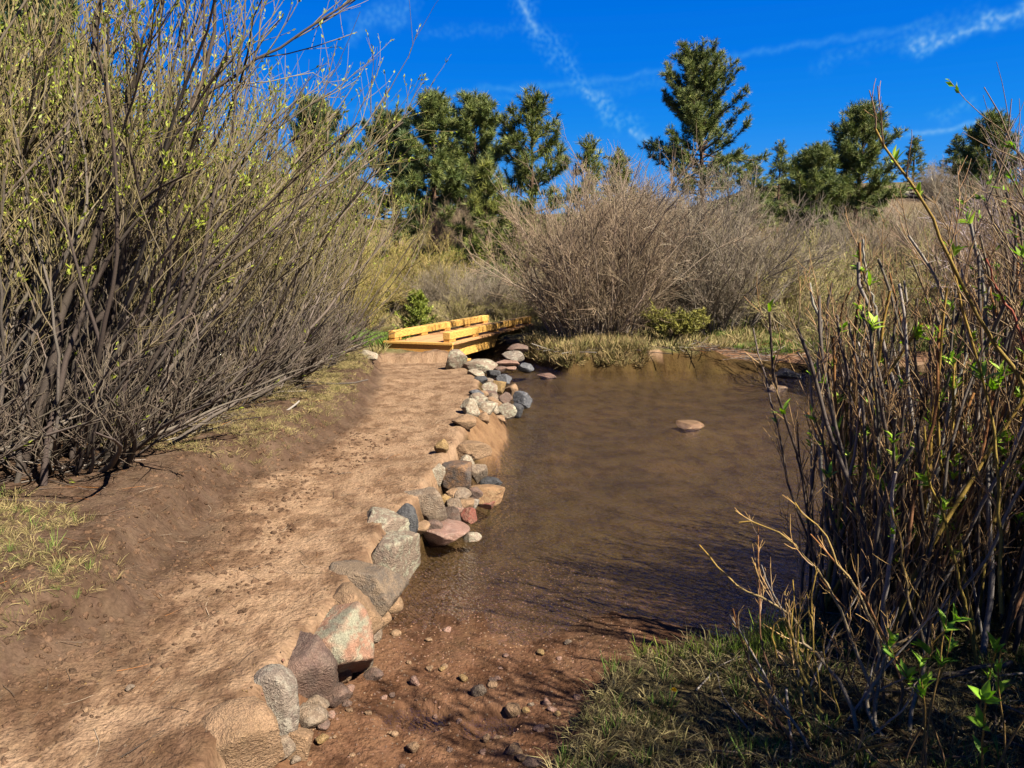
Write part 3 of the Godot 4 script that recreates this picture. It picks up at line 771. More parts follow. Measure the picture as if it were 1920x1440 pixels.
const STONE := {
	"tan": [Color(0.42, 0.27, 0.16), Color(0.30, 0.19, 0.11), Color(0.48, 0.36, 0.24), 0.1],
	"grey": [Color(0.31, 0.25, 0.20), Color(0.22, 0.175, 0.145), Color(0.44, 0.41, 0.33), 0.5],
	"mauve": [Color(0.24, 0.155, 0.12), Color(0.17, 0.115, 0.095), Color(0.34, 0.26, 0.2), 0.2],
	"pinklichen": [Color(0.45, 0.25, 0.165), Color(0.38, 0.28, 0.20), Color(0.37, 0.40, 0.29), 0.6],
	"olive": [Color(0.30, 0.22, 0.15), Color(0.22, 0.165, 0.12), Color(0.13, 0.115, 0.10), 0.5],
	"lichen": [Color(0.37, 0.28, 0.21), Color(0.28, 0.21, 0.16), Color(0.43, 0.41, 0.30), 0.9],
	"lichenwhite": [Color(0.42, 0.34, 0.25), Color(0.33, 0.24, 0.17), Color(0.48, 0.45, 0.34), 0.8],
	"dark": [Color(0.085, 0.085, 0.09), Color(0.055, 0.055, 0.06), Color(0.17, 0.17, 0.17), 0.4],
	"blue": [Color(0.15, 0.155, 0.17), Color(0.09, 0.095, 0.11), Color(0.27, 0.27, 0.28), 0.5],
	"block": [Color(0.15, 0.12, 0.10), Color(0.33, 0.19, 0.10), Color(0.07, 0.07, 0.08), 0.5],
	"taupe": [Color(0.30, 0.22, 0.155), Color(0.21, 0.155, 0.115), Color(0.40, 0.33, 0.25), 0.4],
	"ochre": [Color(0.44, 0.29, 0.12), Color(0.33, 0.21, 0.09), Color(0.5, 0.38, 0.22), 0.2],
	"orange": [Color(0.42, 0.25, 0.13), Color(0.28, 0.16, 0.085), Color(0.5, 0.36, 0.2), 0.3],
	"red": [Color(0.30, 0.105, 0.075), Color(0.20, 0.08, 0.06), Color(0.42, 0.27, 0.18), 0.3],
	"pink": [Color(0.42, 0.25, 0.19), Color(0.30, 0.18, 0.14), Color(0.46, 0.34, 0.26), 0.3],
	"clod": [Color(0.17, 0.11, 0.073), Color(0.13, 0.085, 0.058), Color(0.24, 0.155, 0.10), 0.5],
	"brown": [Color(0.15, 0.095, 0.07), Color(0.10, 0.07, 0.055), Color(0.24, 0.18, 0.14), 0.4],
}

func stone_mesh(size: Vector3, kind: String, sd: int, level: int, material: Material) -> ArrayMesh:
	var r := RandomNumberGenerator.new()
	r.seed = sd * 7919 + 13
	var planes: Array[Vector4] = []
	var boxy := kind == "block"
	for k in (6 if boxy else r.randi_range(9, 12)):
		var d: Vector3
		if boxy:
			d = ([Vector3.RIGHT, Vector3.LEFT, Vector3.UP, Vector3.DOWN, Vector3.BACK, Vector3.FORWARD][k] + Vector3(r.randfn(0, 0.1), r.randfn(0, 0.1), r.randfn(0, 0.1))).normalized()
		else:
			d = Vector3(r.randfn(), r.randfn() * 0.85, r.randfn()).normalized()
		planes.append(Vector4(d.x, d.y, d.z, 0.72 if boxy else r.randf_range(0.46, 0.82)))
	var src := big_v if level == 4 else ball_v if level == 3 else small_v
	var tri := big_t if level == 4 else ball_t if level == 3 else small_t
	var pal: Array = STONE[kind]
	var v := PackedVector3Array()
	var n := PackedVector3Array()
	var c := PackedColorArray()
	var off := Vector3(r.randf() * 50.0, r.randf() * 50.0, r.randf() * 50.0)
	var lo := Vector3.ONE * 9.0
	var hi := -lo
	for p in src:
		var rad := 1.0
		for q in planes:
			var e := p.x * q.x + p.y * q.y + p.z * q.z
			if e > 0.05: rad = minf(rad, q.w / e)
		rad *= 1.0 + 0.045 * medium.get_noise_3dv(p * 1.6 + off) + 0.028 * fine.get_noise_3dv(p * 0.5 + off)
		v.append(p * rad)
		lo = lo.min(p * rad)
		hi = hi.max(p * rad)
	var mid := (lo + hi) * 0.5
	var fit := size / (hi - lo)
	for i in v.size():
		v[i] = (v[i] - mid) * fit
		var s: Vector3 = src[i] * 1.3 + off
		var patch := medium.get_noise_3dv(s * 1.1) * 0.5 + 0.5
		var spot := medium.get_noise_3dv(s * 2.6 + Vector3(7, 3, 1)) * 0.5 + 0.5
		var col: Color = pal[0].lerp(pal[1], smoothstep(0.35, 0.65, patch)) * 0.82
		var dot := fine.get_noise_3dv(s * 0.9 + Vector3(3, 9, 2)) * 0.5 + 0.5
		col = col.lerp(pal[2], smoothstep(0.49, 0.56, spot * 0.35 + patch * 0.3 + dot * 0.35) * pal[3])
		c.append(col * (0.85 + 0.3 * (fine.get_noise_3dv(s) * 0.5 + 0.5)))
		n.append(Vector3.ZERO)
	for i in range(0, tri.size(), 3):
		var fn := (v[tri[i + 2]] - v[tri[i]]).cross(v[tri[i + 1]] - v[tri[i]])
		for k in 3: n[tri[i + k]] += fn
	for i in n.size(): n[i] = n[i].normalized()
	var b := Bag.new()
	b.v = v
	b.n = n
	b.c = c
	b.t = tri
	return b.mesh(material)

func make_stones() -> void:
	for q in EDGE_ROCKS:
		var w: float = q[1]
		var h: float = q[2]
		var p: Vector3 = q[0]
		if p.z > -5.0: w = w * 1.12 + 0.04
		var deep := w * (1.1 if p.z > -5.0 else 0.95)
		var tall := maxf(h * 0.95, 0.05)
		if p.z > -5.0:      # set deep into the trail edge, tops about level with it
			tall = maxf(tall * 0.8, 0.36)
			p.y = -0.15 + rng.randf_range(-0.02, 0.025)
		if p.y < -0.34:      # standing on the bed, its top just clear of the water
			var foot := ground(p.x, p.z) - 0.03
			w *= 0.75
			tall = WATER + 0.010 - foot
			p.y = foot + tall * 0.5
		elif p.z < -6.5: p.y = maxf(p.y, ground(p.x, p.z) + tall * 0.2)
		var m := stone_mesh(Vector3(w * 1.04, tall, deep), q[3], q[4], 4, M.wetrock if p.y < -0.3 else M.rock)
		var o := single("boulder" if w > 0.2 else "stone", m, q[7 - 2], "boulder" if w > 0.2 else "stone", p, "stones edging the trail and creek")
		o.rotation.y = rng.randf_range(-0.25, 0.25)
		if q[4] == 10: o.rotation.z = 0.5
		if q[4] == 20: o.rotation.z = -0.45
	for g in HEAP_ROCKS:
		for q in g[2]:
			var w: float = q[1] * 1.12
			var p: Vector3 = q[0]
			p.y = maxf(p.y, ground(p.x, p.z) + q[2] * 0.22)
			var look: String = {"tan": "tan", "taupe": "greyish tan", "mauve": "mauve brown", "ochre": "ochre", "grey": "grey", "pink": "pink", "lichen": "lichen spotted", "lichenwhite": "pale lichened", "blue": "blue grey", "dark": "blackish", "olive": "olive", "brown": "dark brown"}[q[3]]
			var o := single("stone", stone_mesh(Vector3(w, maxf(q[2] * 1.1, 0.05), w * 0.95), q[3], q[4], 3, M.rock), g[1] % look, "stone", p, g[0])
			o.rotation.y = rng.randf_range(-0.4, 0.4)
	var shapes := []
	for k in 8: shapes.append(stone_mesh(Vector3.ONE, ["tan", "pink", "tan", "mauve", "pink", "ochre", "taupe", "tan"][k], 300 + k, 2, M.rock))
	for k in PEBBLES.size():
		var q: Array = PEBBLES[k]
		var p: Vector3 = q[0]
		p.y = ground(p.x, p.z) + q[2] * 0.16
		var o := single("pebble", shapes[k % 8], "pinkish tan pebble lying on the wet creek sand" if k != 22 and k != 23 else "small tan pebble lying on the dry trail", "pebble", p, "pebbles on the creek sand" if k != 22 and k != 23 else "pebbles on the trail")
		o.scale = Vector3(q[1], q[2] * 0.8, q[1] * 0.9)
		o.rotation.y = rng.randf() * TAU
	for k in 48:
		var x := rng.randf_range(-0.85, 0.3)
		var z := rng.randf_range(-3.75, -2.2)
		if wet(x, z) < 0.1: continue
		var w := rng.randf_range(0.018, 0.045)
		var o := single("pebble", shapes[k % 8], "pinkish tan pebble lying on the wet creek sand", "pebble", Vector3(x, ground(x, z) + w * 0.12, z), "pebbles on the creek sand")
		o.scale = Vector3(w * rng.randf_range(0.8, 1.4), w * 0.7, w)
		o.rotation.y = rng.randf() * TAU
	# grit too small to count
	var lumps := []
	for k in 3: lumps.append(stone_mesh(Vector3.ONE, "clod", 320 + k, 2, M.ground))
	scatter("earth_clods", lumps, 5200, Rect2(-3.4, -7.4, 2.4, 5.6), "crumbled clods of brown earth along the cut bank", "soil",
		func(x, z): return wet(x, z) < 0.0 and absf(table(TRAIL_SIDE, -z) - x + 0.05) < 0.5, Vector2(0.008, 0.05), Color(0.7, 0.7, 0.7), Color(1.35, 1.3, 1.25), 0.3, 0.5)
	scatter("gravel", [shapes[0], shapes[1], shapes[3], shapes[6]], 5200, Rect2(-1.0, -5.2, 1.7, 3.2), "fine pinkish grit strewn over the wet creek sand", "gravel",
		func(x, z): return wet(x, z) > 0.02, Vector2(0.004, 0.014), Color(0.75, 0.62, 0.55), Color(1.15, 1.1, 1.05), 0.0, 0.4)
	scatter("trail_gravel", [shapes[0], shapes[5], shapes[6]], 14000, Rect2(-3.4, -10.0, 3.0, 8.3), "fine tan grit and crumbs of earth on the trail", "gravel",
		func(x, z): return wet(x, z) < 0.0 and x < -0.4, Vector2(0.003, 0.010), Color(0.3, 0.27, 0.25), Color(0.95, 0.9, 0.85), 0.0, 0.3)

func scatter(called: String, meshes: Array, count: int, where: Rect2, label: String, category: String, ok: Callable, size: Vector2, tint0: Color, tint1: Color, lean: float, sunk := 0.0, stretch := 1.0) -> void:
	var root := Node3D.new()
	root.name = numbered(called)
	add_child(root)
	tag(root, label, category, "", "stuff")
	var places := []
	for m in meshes: places.append([])
	for k in count:
		var x := where.position.x + rng.randf() * where.size.x
		var z := where.position.y + rng.randf() * where.size.y
		if not ok.call(x, z): continue
		var s := rng.randf_range(size.x, size.y)
		var b := Basis(Vector3.UP, rng.randf() * TAU).rotated(Vector3(rng.randfn(), 0, rng.randfn()).normalized(), rng.randfn(0, lean + 0.001)).scaled_local(Vector3(s, s * stretch, s))
		places[rng.randi() % meshes.size()].append([Transform3D(b, Vector3(x, ground(x, z) - s * sunk * 0.5, z)), tint0.lerp(tint1, rng.randf())])
	for i in meshes.size():
		var mm := MultiMesh.new()
		mm.transform_format = MultiMesh.TRANSFORM_3D
		mm.use_colors = true
		mm.mesh = meshes[i]
		mm.instance_count = places[i].size()
		for k in places[i].size():
			mm.set_instance_transform(k, places[i][k][0])
			mm.set_instance_color(k, places[i][k][1])
		var o := MultiMeshInstance3D.new()
		o.name = "piece"
		o.multimesh = mm
		o.set_meta("kind", "stuff")
		root.add_child(o, true)


# ---------------------------------------------------------------- the footbridge
func chamfered(size: Vector3, e: float, material: Material) -> ArrayMesh:
	var st := SurfaceTool.new()
	st.begin(Mesh.PRIMITIVE_TRIANGLES)
	var h := size * 0.5
	var pts := func(s: Vector3, axis: int) -> Vector3:
		var p := Vector3(s.x * (h.x - e), s.y * (h.y - e), s.z * (h.z - e))
		p[axis] = s[axis] * h[axis]
		return p
	var tri := func(a: Vector3, b: Vector3, c: Vector3) -> void:
		var nn := (c - a).cross(b - a)
		if nn.dot(a + b + c) < 0.0:
			var k := b
			b = c
			c = k
			nn = -nn
		st.set_normal(nn.normalized())
		for p in [a, b, c]: st.add_vertex(p)
	for axis in 3:
		var u := (axis + 1) % 3
		var w := (axis + 2) % 3
		for s in [-1.0, 1.0]:
			var q := []
			for k in [[-1, -1], [1, -1], [1, 1], [-1, 1]]:
				var d := Vector3.ZERO
				d[axis] = s
				d[u] = k[0]
				d[w] = k[1]
				q.append(pts.call(d, axis))
			tri.call(q[0], q[1], q[2])
			tri.call(q[0], q[2], q[3])
			for s2 in [-1.0, 1.0]:      # bevel between axis and u
				var d0 := Vector3.ZERO
				d0[axis] = s
				d0[u] = s2
				d0[w] = -1
				var d1 := d0
				d1[w] = 1
				tri.call(pts.call(d0, axis), pts.call(d1, axis), pts.call(d1, u))
				tri.call(pts.call(d0, axis), pts.call(d1, u), pts.call(d0, u))
	for x in [-1.0, 1.0]:
		for y in [-1.0, 1.0]:
			for z in [-1.0, 1.0]:
				var d := Vector3(x, y, z)
				tri.call(pts.call(d, 0), pts.call(d, 1), pts.call(d, 2))
	st.set_material(material)
	return st.commit()

func make_bridge() -> void:
	# own axes: x across (to the water side), z from the far end back to the near end; deck top at y 0
	var b := thing("footbridge", "new yellow timber footbridge with low curb rails over the creek", "bridge", Vector3(-2.5, 0.165, -15.05), -deg_to_rad(18.5))
	var wide := 1.46
	var long := 5.3
	var put := func(called: String, mesh: Mesh, at: Vector3) -> MeshInstance3D:
		var o := part(called, mesh, b)
		o.position = at
		return o
	var plank := chamfered(Vector3(wide, 0.045, 0.138), 0.005, M.deck)
	var count := 37
	for k in count:
		put.call("deck_plank", plank, Vector3(wide * 0.5 + rng.randf_range(-0.008, 0.008), -0.0225 + rng.randf_range(-0.002, 0.002), -0.07 - k * (long - 0.14) / (count - 1)))
	var stringer := chamfered(Vector3(0.09, 0.29, long - 0.06), 0.006, M.timber0)
	for x in [0.17, wide * 0.5, wide - 0.17]:
		put.call("stringer", stringer, Vector3(x, -0.192, -long * 0.5))
	put.call("end_board", chamfered(Vector3(wide - 0.02, 0.20, 0.045), 0.004, M.timber2), Vector3(wide * 0.5, -0.147, 0.0))
	put.call("end_board", chamfered(Vector3(wide + 0.01, 0.046, 0.05), 0.004, M.timber0), Vector3(wide * 0.5, -0.021, 0.028))
	put.call("end_board", chamfered(Vector3(wide - 0.02, 0.20, 0.045), 0.004, M.timber2), Vector3(wide * 0.5, -0.147, -long))
	var half := (long - 0.02) * 0.5
	var rail := [chamfered(Vector3(0.15, 0.14, half - 0.004), 0.008, M.timber0), chamfered(Vector3(0.15, 0.14, half - 0.004), 0.008, M.timber1)]
	var block := chamfered(Vector3(0.13, 0.052, 0.30), 0.006, M.timber2)
	var bolt := CylinderMesh.new()
	bolt.top_radius = 0.011
	bolt.bottom_radius = 0.011
	bolt.height = 0.006
	bolt.radial_segments = 8
	bolt.material = M.iron
	for x in [0.15, wide - 0.15]:
		for k in 2:
			var beam: MeshInstance3D = put.call("curb_rail", rail[k], Vector3(x, 0.054 + 0.07, -0.02 - half * (k + 0.5)))
			for j in 3:
				part("bolt", bolt, beam).position = Vector3(0, 0.072, half * (0.4 - 0.4 * j))
		for k in 5:
			put.call("spacer_block", block, Vector3(x, 0.0265, -0.18 - k * (long - 0.36) / 4.0))
	var sill := chamfered(Vector3(wide + 0.3, 0.16, 0.18), 0.008, M.timber2)
	put.call("sill_beam", sill, Vector3(wide * 0.5 + 0.02, -0.42, -0.40))
	put.call("sill_beam", sill, Vector3(wide * 0.5, -0.42, -long + 0.3))


# ---------------------------------------------------------------- plants
func grow(p: Vector3, d: Vector3, length: float, seg: int, wob: float, lift: float) -> PackedVector3Array:
	var out := PackedVector3Array([p])
	var s := length / seg
	for i in seg:
		d = (d + Vector3(rng.randf_range(-wob, wob), rng.randf_range(-wob, wob) * 0.6 + lift, rng.randf_range(-wob, wob))).normalized()
		p += d * s
		out.append(p)
	return out

func pick(p: PackedVector3Array, f: float) -> Vector3:
	var q := clampf(f, 0.0, 0.999) * (p.size() - 1)
	var i := int(q)
	return p[i].lerp(p[i + 1], q - i)

func course(p: PackedVector3Array, f: float) -> Vector3:
	var i := mini(int(clampf(f, 0.0, 0.999) * (p.size() - 1)), p.size() - 2)
	return (p[i + 1] - p[i]).normalized()

func astray(d: Vector3, angle: float) -> Vector3:
	var a := d.cross(Vector3(rng.randfn(), rng.randfn(), rng.randfn())).normalized()
	return d.rotated(a, angle)

func jitter(c: Color, k: float) -> Color:
	var f := 1.0 + rng.randf_range(-k, k)
	return Color(c.r * f, c.g * f * (1.0 + rng.randf_range(-0.06, 0.06)), c.b * f)

# side branches and twigs of one stem
func branch_out(st: PackedVector3Array, q: Dictionary, twigs: Bag, leaves: Bag, span: float) -> void:
	for b in int(q.nb):
		var f := rng.randf_range(q.from, 1.0)
		var d := astray(course(st, f), rng.randf_range(0.25, 0.75))
		d = (d + Vector3(0, q.get("up", 0.25), 0) + q.lean * 0.15).normalized()
		var len1: float = span * rng.randf_range(0.16, 0.36) * (1.25 - 0.5 * f)
		var br := grow(pick(st, f), d, len1, 4, 0.16, 0.05)
		var c0 := jitter(q.branch, 0.25)
		var c1 := jitter(q.twig, 0.25)
		twigs.tube(br, q.rb, q.rt, 3, c0, c1)
		for w in int(q.nt):
			var g := rng.randf_range(0.15, 1.0)
			var e := (astray(course(br, g), rng.randf_range(0.3, 0.9)) + Vector3(0, q.get("up", 0.25) * 0.8, 0)).normalized()
			var tw := grow(pick(br, g), e, len1 * rng.randf_range(0.3, 0.65), 3, 0.18, 0.05)
			twigs.tube(tw, q.rt, q.rt * 0.55, 3, c1, jitter(q.twig, 0.3))
			if q.leaf > 0.0:
				leafy(tw, q, leaves)
		if q.leaf > 0.0:
			leafy(br, q, leaves)

func leafy(tw: PackedVector3Array, q: Dictionary, leaves: Bag) -> void:
	if rng.randf() > q.leaf or tw[0].y < q.get("leafless", 0.0) * rng.randf_range(0.7, 1.3): return
	for i in rng.randi_range(3, 6):      # buds open in bunches towards the tip
		var f := 1.0 - 0.35 * pow(rng.randf(), 1.5)
		var d := astray(course(tw, f), rng.randf_range(0.3, 0.7))
		leaves.leaf(pick(tw, f), d, astray(d, PI / 2), q.ll * rng.randf_range(0.6, 1.2), q.lw * rng.randf_range(0.7, 1.2), jitter(q.green, 0.25))

func willow(called: String, label: String, at: Vector3, q: Dictionary, group := "") -> Node3D:
	var o := thing(called, label, "shrub", at, 0.0, group)
	rng.seed = int(q.seed)
	var stems := Bag.new()
	var twigs := Bag.new()
	var leaves := Bag.new()
	for s in int(q.n):
		var ang := rng.randf() * TAU
		var r := sqrt(rng.randf())
		var base := Vector3(cos(ang) * r * q.rx, -0.06, sin(ang) * r * q.rz)
		var out: Vector3 = Vector3(cos(ang), 0, sin(ang)) * r * q.fan
		var d: Vector3 = (Vector3(0, 1, 0) + out + q.lean + Vector3(rng.randfn(0, 0.08), 0, rng.randfn(0, 0.08))).normalized()
		var h: float = q.h * rng.randf_range(0.6, 1.0) * (1.0 - q.get("dome", 0.0) * r * r)
		var st := grow(base, d, h, 10, q.wob, q.get("lift", 0.02))
		var c := jitter(q.stem if rng.randf() < 0.7 else q.stem2, 0.3)
		stems.tube(st, q.r0 * (0.55 + 1.3 * pow(rng.randf(), 2.2)), q.rb, 5, c, jitter(q.branch, 0.2))
		branch_out(st, q, twigs, leaves, h)
	part("stems", stems.mesh(M.twig), o, true)
	part("twigs", twigs.mesh(M.twig), o, true)
	if leaves.v.size(): part("leaves", leaves.mesh(M.leaf), o, true)
	return o

func on(x: float, z: float) -> Vector3:
	return Vector3(x, ground(x, z), z)

const BARK := {"bark": [Color(0.085, 0.066, 0.057), Color(0.12, 0.092, 0.07)], "greybark": [Color(0.15, 0.128, 0.112), Color(0.19, 0.16, 0.125)], "grey": [Color(0.30, 0.275, 0.25), Color(0.38, 0.34, 0.30)],
	"yellow": [Color(0.30, 0.23, 0.06), Color(0.42, 0.27, 0.05)], "red": [Color(0.26, 0.10, 0.06), Color(0.36, 0.08, 0.05)], "rust": [Color(0.22, 0.13, 0.08), Color(0.36, 0.16, 0.05)],
	"dark": [Color(0.10, 0.085, 0.075), Color(0.16, 0.13, 0.11)], "black": [Color(0.02, 0.018, 0.018), Color(0.05, 0.04, 0.035)], "white": [Color(0.50, 0.46, 0.41), Color(0.55, 0.50, 0.45)], "ochre": [Color(0.42, 0.28, 0.10), Color(0.5, 0.34, 0.12)]}

# a stem that follows given points, smoothed
func follow(pts: Array, knots: int, wob: float) -> PackedVector3Array:
	var c := Curve3D.new()
	for i in pts.size():
		var a: Vector3 = pts[maxi(i - 1, 0)]
		var b: Vector3 = pts[mini(i + 1, pts.size() - 1)]
		var h := (b - a) / 6.0
		c.add_point(pts[i], -h, h)
	var out := PackedVector3Array()
	var total := c.get_baked_length()
	for i in knots + 1:
		out.append(c.sample_baked(total * i / knots, true) + Vector3(rng.randfn(0, wob), rng.randfn(0, wob), rng.randfn(0, wob)))
	return out

func length_of(p: PackedVector3Array) -> float:
	var s := 0.0
	for i in p.size() - 1: s += p[i].distance_to(p[i + 1])
	return s

func make_left_thicket() -> void:
	var q := {"seed": 11, "n": 70, "rx": 0.75, "rz": 1.0, "fan": 0.42, "lean": Vector3(0.2, 0, 0.04), "h": 3.9, "wob": 0.19, "r0": 0.013, "rb": 0.0055, "rt": 0.0026, "nb": 7, "nt": 3, "from": 0.3, "leaf": 0.6, "leafless": 1.25, "ll": 0.036, "lw": 0.013,
		"stem": Color(0.115, 0.095, 0.083), "stem2": Color(0.19, 0.165, 0.14), "branch": Color(0.115, 0.092, 0.066), "twig": Color(0.15, 0.122, 0.055), "green": Color(0.28, 0.32, 0.045)}
	var lean := willow("leaning_willow", "big grey stemmed willow leaning over the trail, pale green leaf buds at its tips", on(-3.65, -6.2), q)
	rng.seed = 5150
	var twigs := Bag.new()
	var leaves := Bag.new()
	var o := lean.position
	for s in LEAN_STEMS:
		var pts := []
		for p in s[3]: pts.append(p - o)
		var st := follow(pts, 22, 0.008)
		var b := Bag.new()
		b.tube(st, s[0] * 1.25, s[1] * 1.25, 7, BARK[s[2]][0], BARK[s[2]][1], 0.8)
		part("stem", b.mesh(M.bark), lean)
		var q2 := q.duplicate()
		q2.nb = 20
		branch_out(st, q2, twigs, leaves, length_of(st) * 0.75)
	for k in 34:
		var x := rng.randf_range(-4.0, -2.8)
		var z := rng.randf_range(-6.4, -4.6)
		var d := Vector3(rng.randf_range(-0.05, 0.45), 1.0, rng.randfn(0.02, 0.12)).normalized()
		var st := grow(Vector3(x, ground(x, z) - 0.05, z) - o, d, rng.randf_range(2.0, 3.7), 14, 0.15, 0.015)
		var c: Array = BARK["bark" if rng.randf() < 0.55 else "greybark"]
		var b := Bag.new()
		var fat := rng.randf_range(0.012, 0.026)
		b.tube(st, fat, 0.006, 7, jitter(c[0], 0.25), jitter(c[1], 0.25), 0.8)
		for i in rng.randi_range(1, 3):
			var f := rng.randf_range(0.2, 0.7)
			var fork := grow(pick(st, f), (astray(course(st, f), rng.randf_range(0.35, 0.7)) + Vector3(0.1, 0.2, 0)).normalized(), rng.randf_range(0.9, 1.9) * (1.1 - f), 8, 0.18, 0.02)
			b.tube(fork, fat * (0.75 - 0.4 * f), 0.004, 6, jitter(c[0], 0.25), jitter(c[1], 0.25))
			var q4 := q.duplicate()
			q4.nb = 5
			branch_out(fork, q4, twigs, leaves, length_of(fork))
		part("stem", b.mesh(M.bark), lean)
		var q3 := q.duplicate()
		q3.nb = 7
		branch_out(st, q3, twigs, leaves, length_of(st) * 0.7)
	part("twigs", twigs.mesh(M.twig), lean, true)
	part("leaves", leaves.mesh(M.leaf), lean, true)

	q.merge({"seed": 12, "n": 110, "rx": 0.8, "rz": 1.2, "lean": Vector3(0.15, 0, 0.05), "h": 3.2}, true)
	willow("willow_shrub", "dense grey willow shrub between the big leaning willow and the dry grass strip", on(-3.3, -8.0), q)
	q.merge({"seed": 13, "n": 120, "lean": Vector3(0.12, 0, 0.1), "h": 2.9, "fan": 0.42, "r0": 0.012, "green": Color(0.23, 0.27, 0.045), "twig": Color(0.18, 0.145, 0.06)}, true)
	var c := willow("willow_shrub", "tangled willow shrub with dead twigs at its foot beside the fallen dark stem", on(-3.25, -10.6), q)
	q.merge({"seed": 14, "n": 120, "rx": 0.8, "rz": 1.2, "lean": Vector3(-0.02, 0, 0.1), "h": 2.8, "fan": 0.32, "leafless": 0.6, "leaf": 0.85, "green": Color(0.25, 0.28, 0.05), "twig": Color(0.2, 0.17, 0.06), "rt": 0.0035}, true)
	var e := willow("willow_shrub", "upright yellow green willow shrub next to the pale stone at the bridge", on(-3.85, -13.4), q)
	# dead wood leaning and lying at the foot of the thicket
	var dead := {"seed": 15, "n": 115, "rx": 0.6, "rz": 1.0, "fan": 1.0, "lean": Vector3(0.35, -0.3, 0.1), "h": 1.45, "wob": 0.2, "r0": 0.013, "rb": 0.005, "rt": 0.0025, "nb": 6, "nt": 4, "from": 0.1, "leaf": 0.02, "ll": 0.035, "lw": 0.012, "lift": 0.01,
		"stem": Color(0.08, 0.066, 0.058), "stem2": Color(0.15, 0.125, 0.105), "branch": Color(0.09, 0.073, 0.06), "twig": Color(0.12, 0.095, 0.07), "green": Color(0.27, 0.31, 0.045)}
	var t := willow("dead_brush", "dark tangle of dead stems at the foot of the big leaning willow", on(-3.25, -5.65), dead)
	copy(t, "dark tangle of dead stems behind the bleached white branch", on(-3.95, -4.55), 0.35, Vector3(1, 0.9, 1))
	copy(t, "dead stems lying under the dense grey willow shrub", on(-3.25, -7.6), -0.2, Vector3(1, 0.95, 1))
	copy(t, "dead stems sprawling by the grey cut branch on the dry grass", on(-3.2, -9.4), 0.15, Vector3(1.0, 0.85, 1))
	copy(t, "dead stems sprawling beside the fallen dark stem", on(-3.3, -11.2), -0.3, Vector3(1.0, 0.8, 1))
	copy(t, "grey dead brush next to the pale lichened stone by the bridge", on(-3.9, -12.9), 0.2, Vector3(0.9, 0.7, 0.9))
	# the thicket behind them
	var rows := [[c, -5.0, -6.6, 0.3, 1.32], [c, -5.2, -4.6, 2.0, 1.25], [e, -5.1, -9.2, 1.0, 1.22], [c, -5.2, -12.0, 3.6, 1.2], [e, -5.6, -15.8, 0.5, 1.1], [c, -7.4, -8.4, 4.0, 1.4], [e, -7.2, -12.2, 2.2, 1.35], [e, -7.0, -16.5, 5.0, 1.2], [e, -6.7, -18.8, 1.7, 1.05]]
	for k in rows.size():
		var r: Array = rows[k]
		copy(r[0], ["tall willow behind the foot of the big leaning willow", "willow filling the thicket beyond the bleached white branch", "leafy willow behind the dense grey willow shrub", "willow behind the tangled shrub by the fallen dark stem", "yellow green willow behind the pale stone at the bridge", "tall willow deep in the thicket behind the leaning willow", "leafy willow deep in the thicket behind the tangled shrub", "leafy willow deep in the thicket below the dark blue green pine", "yellow green willow between the thicket and the golden willow"][k], on(r[1], r[2]), r[3], Vector3.ONE * r[4], "willows behind the trailside row")

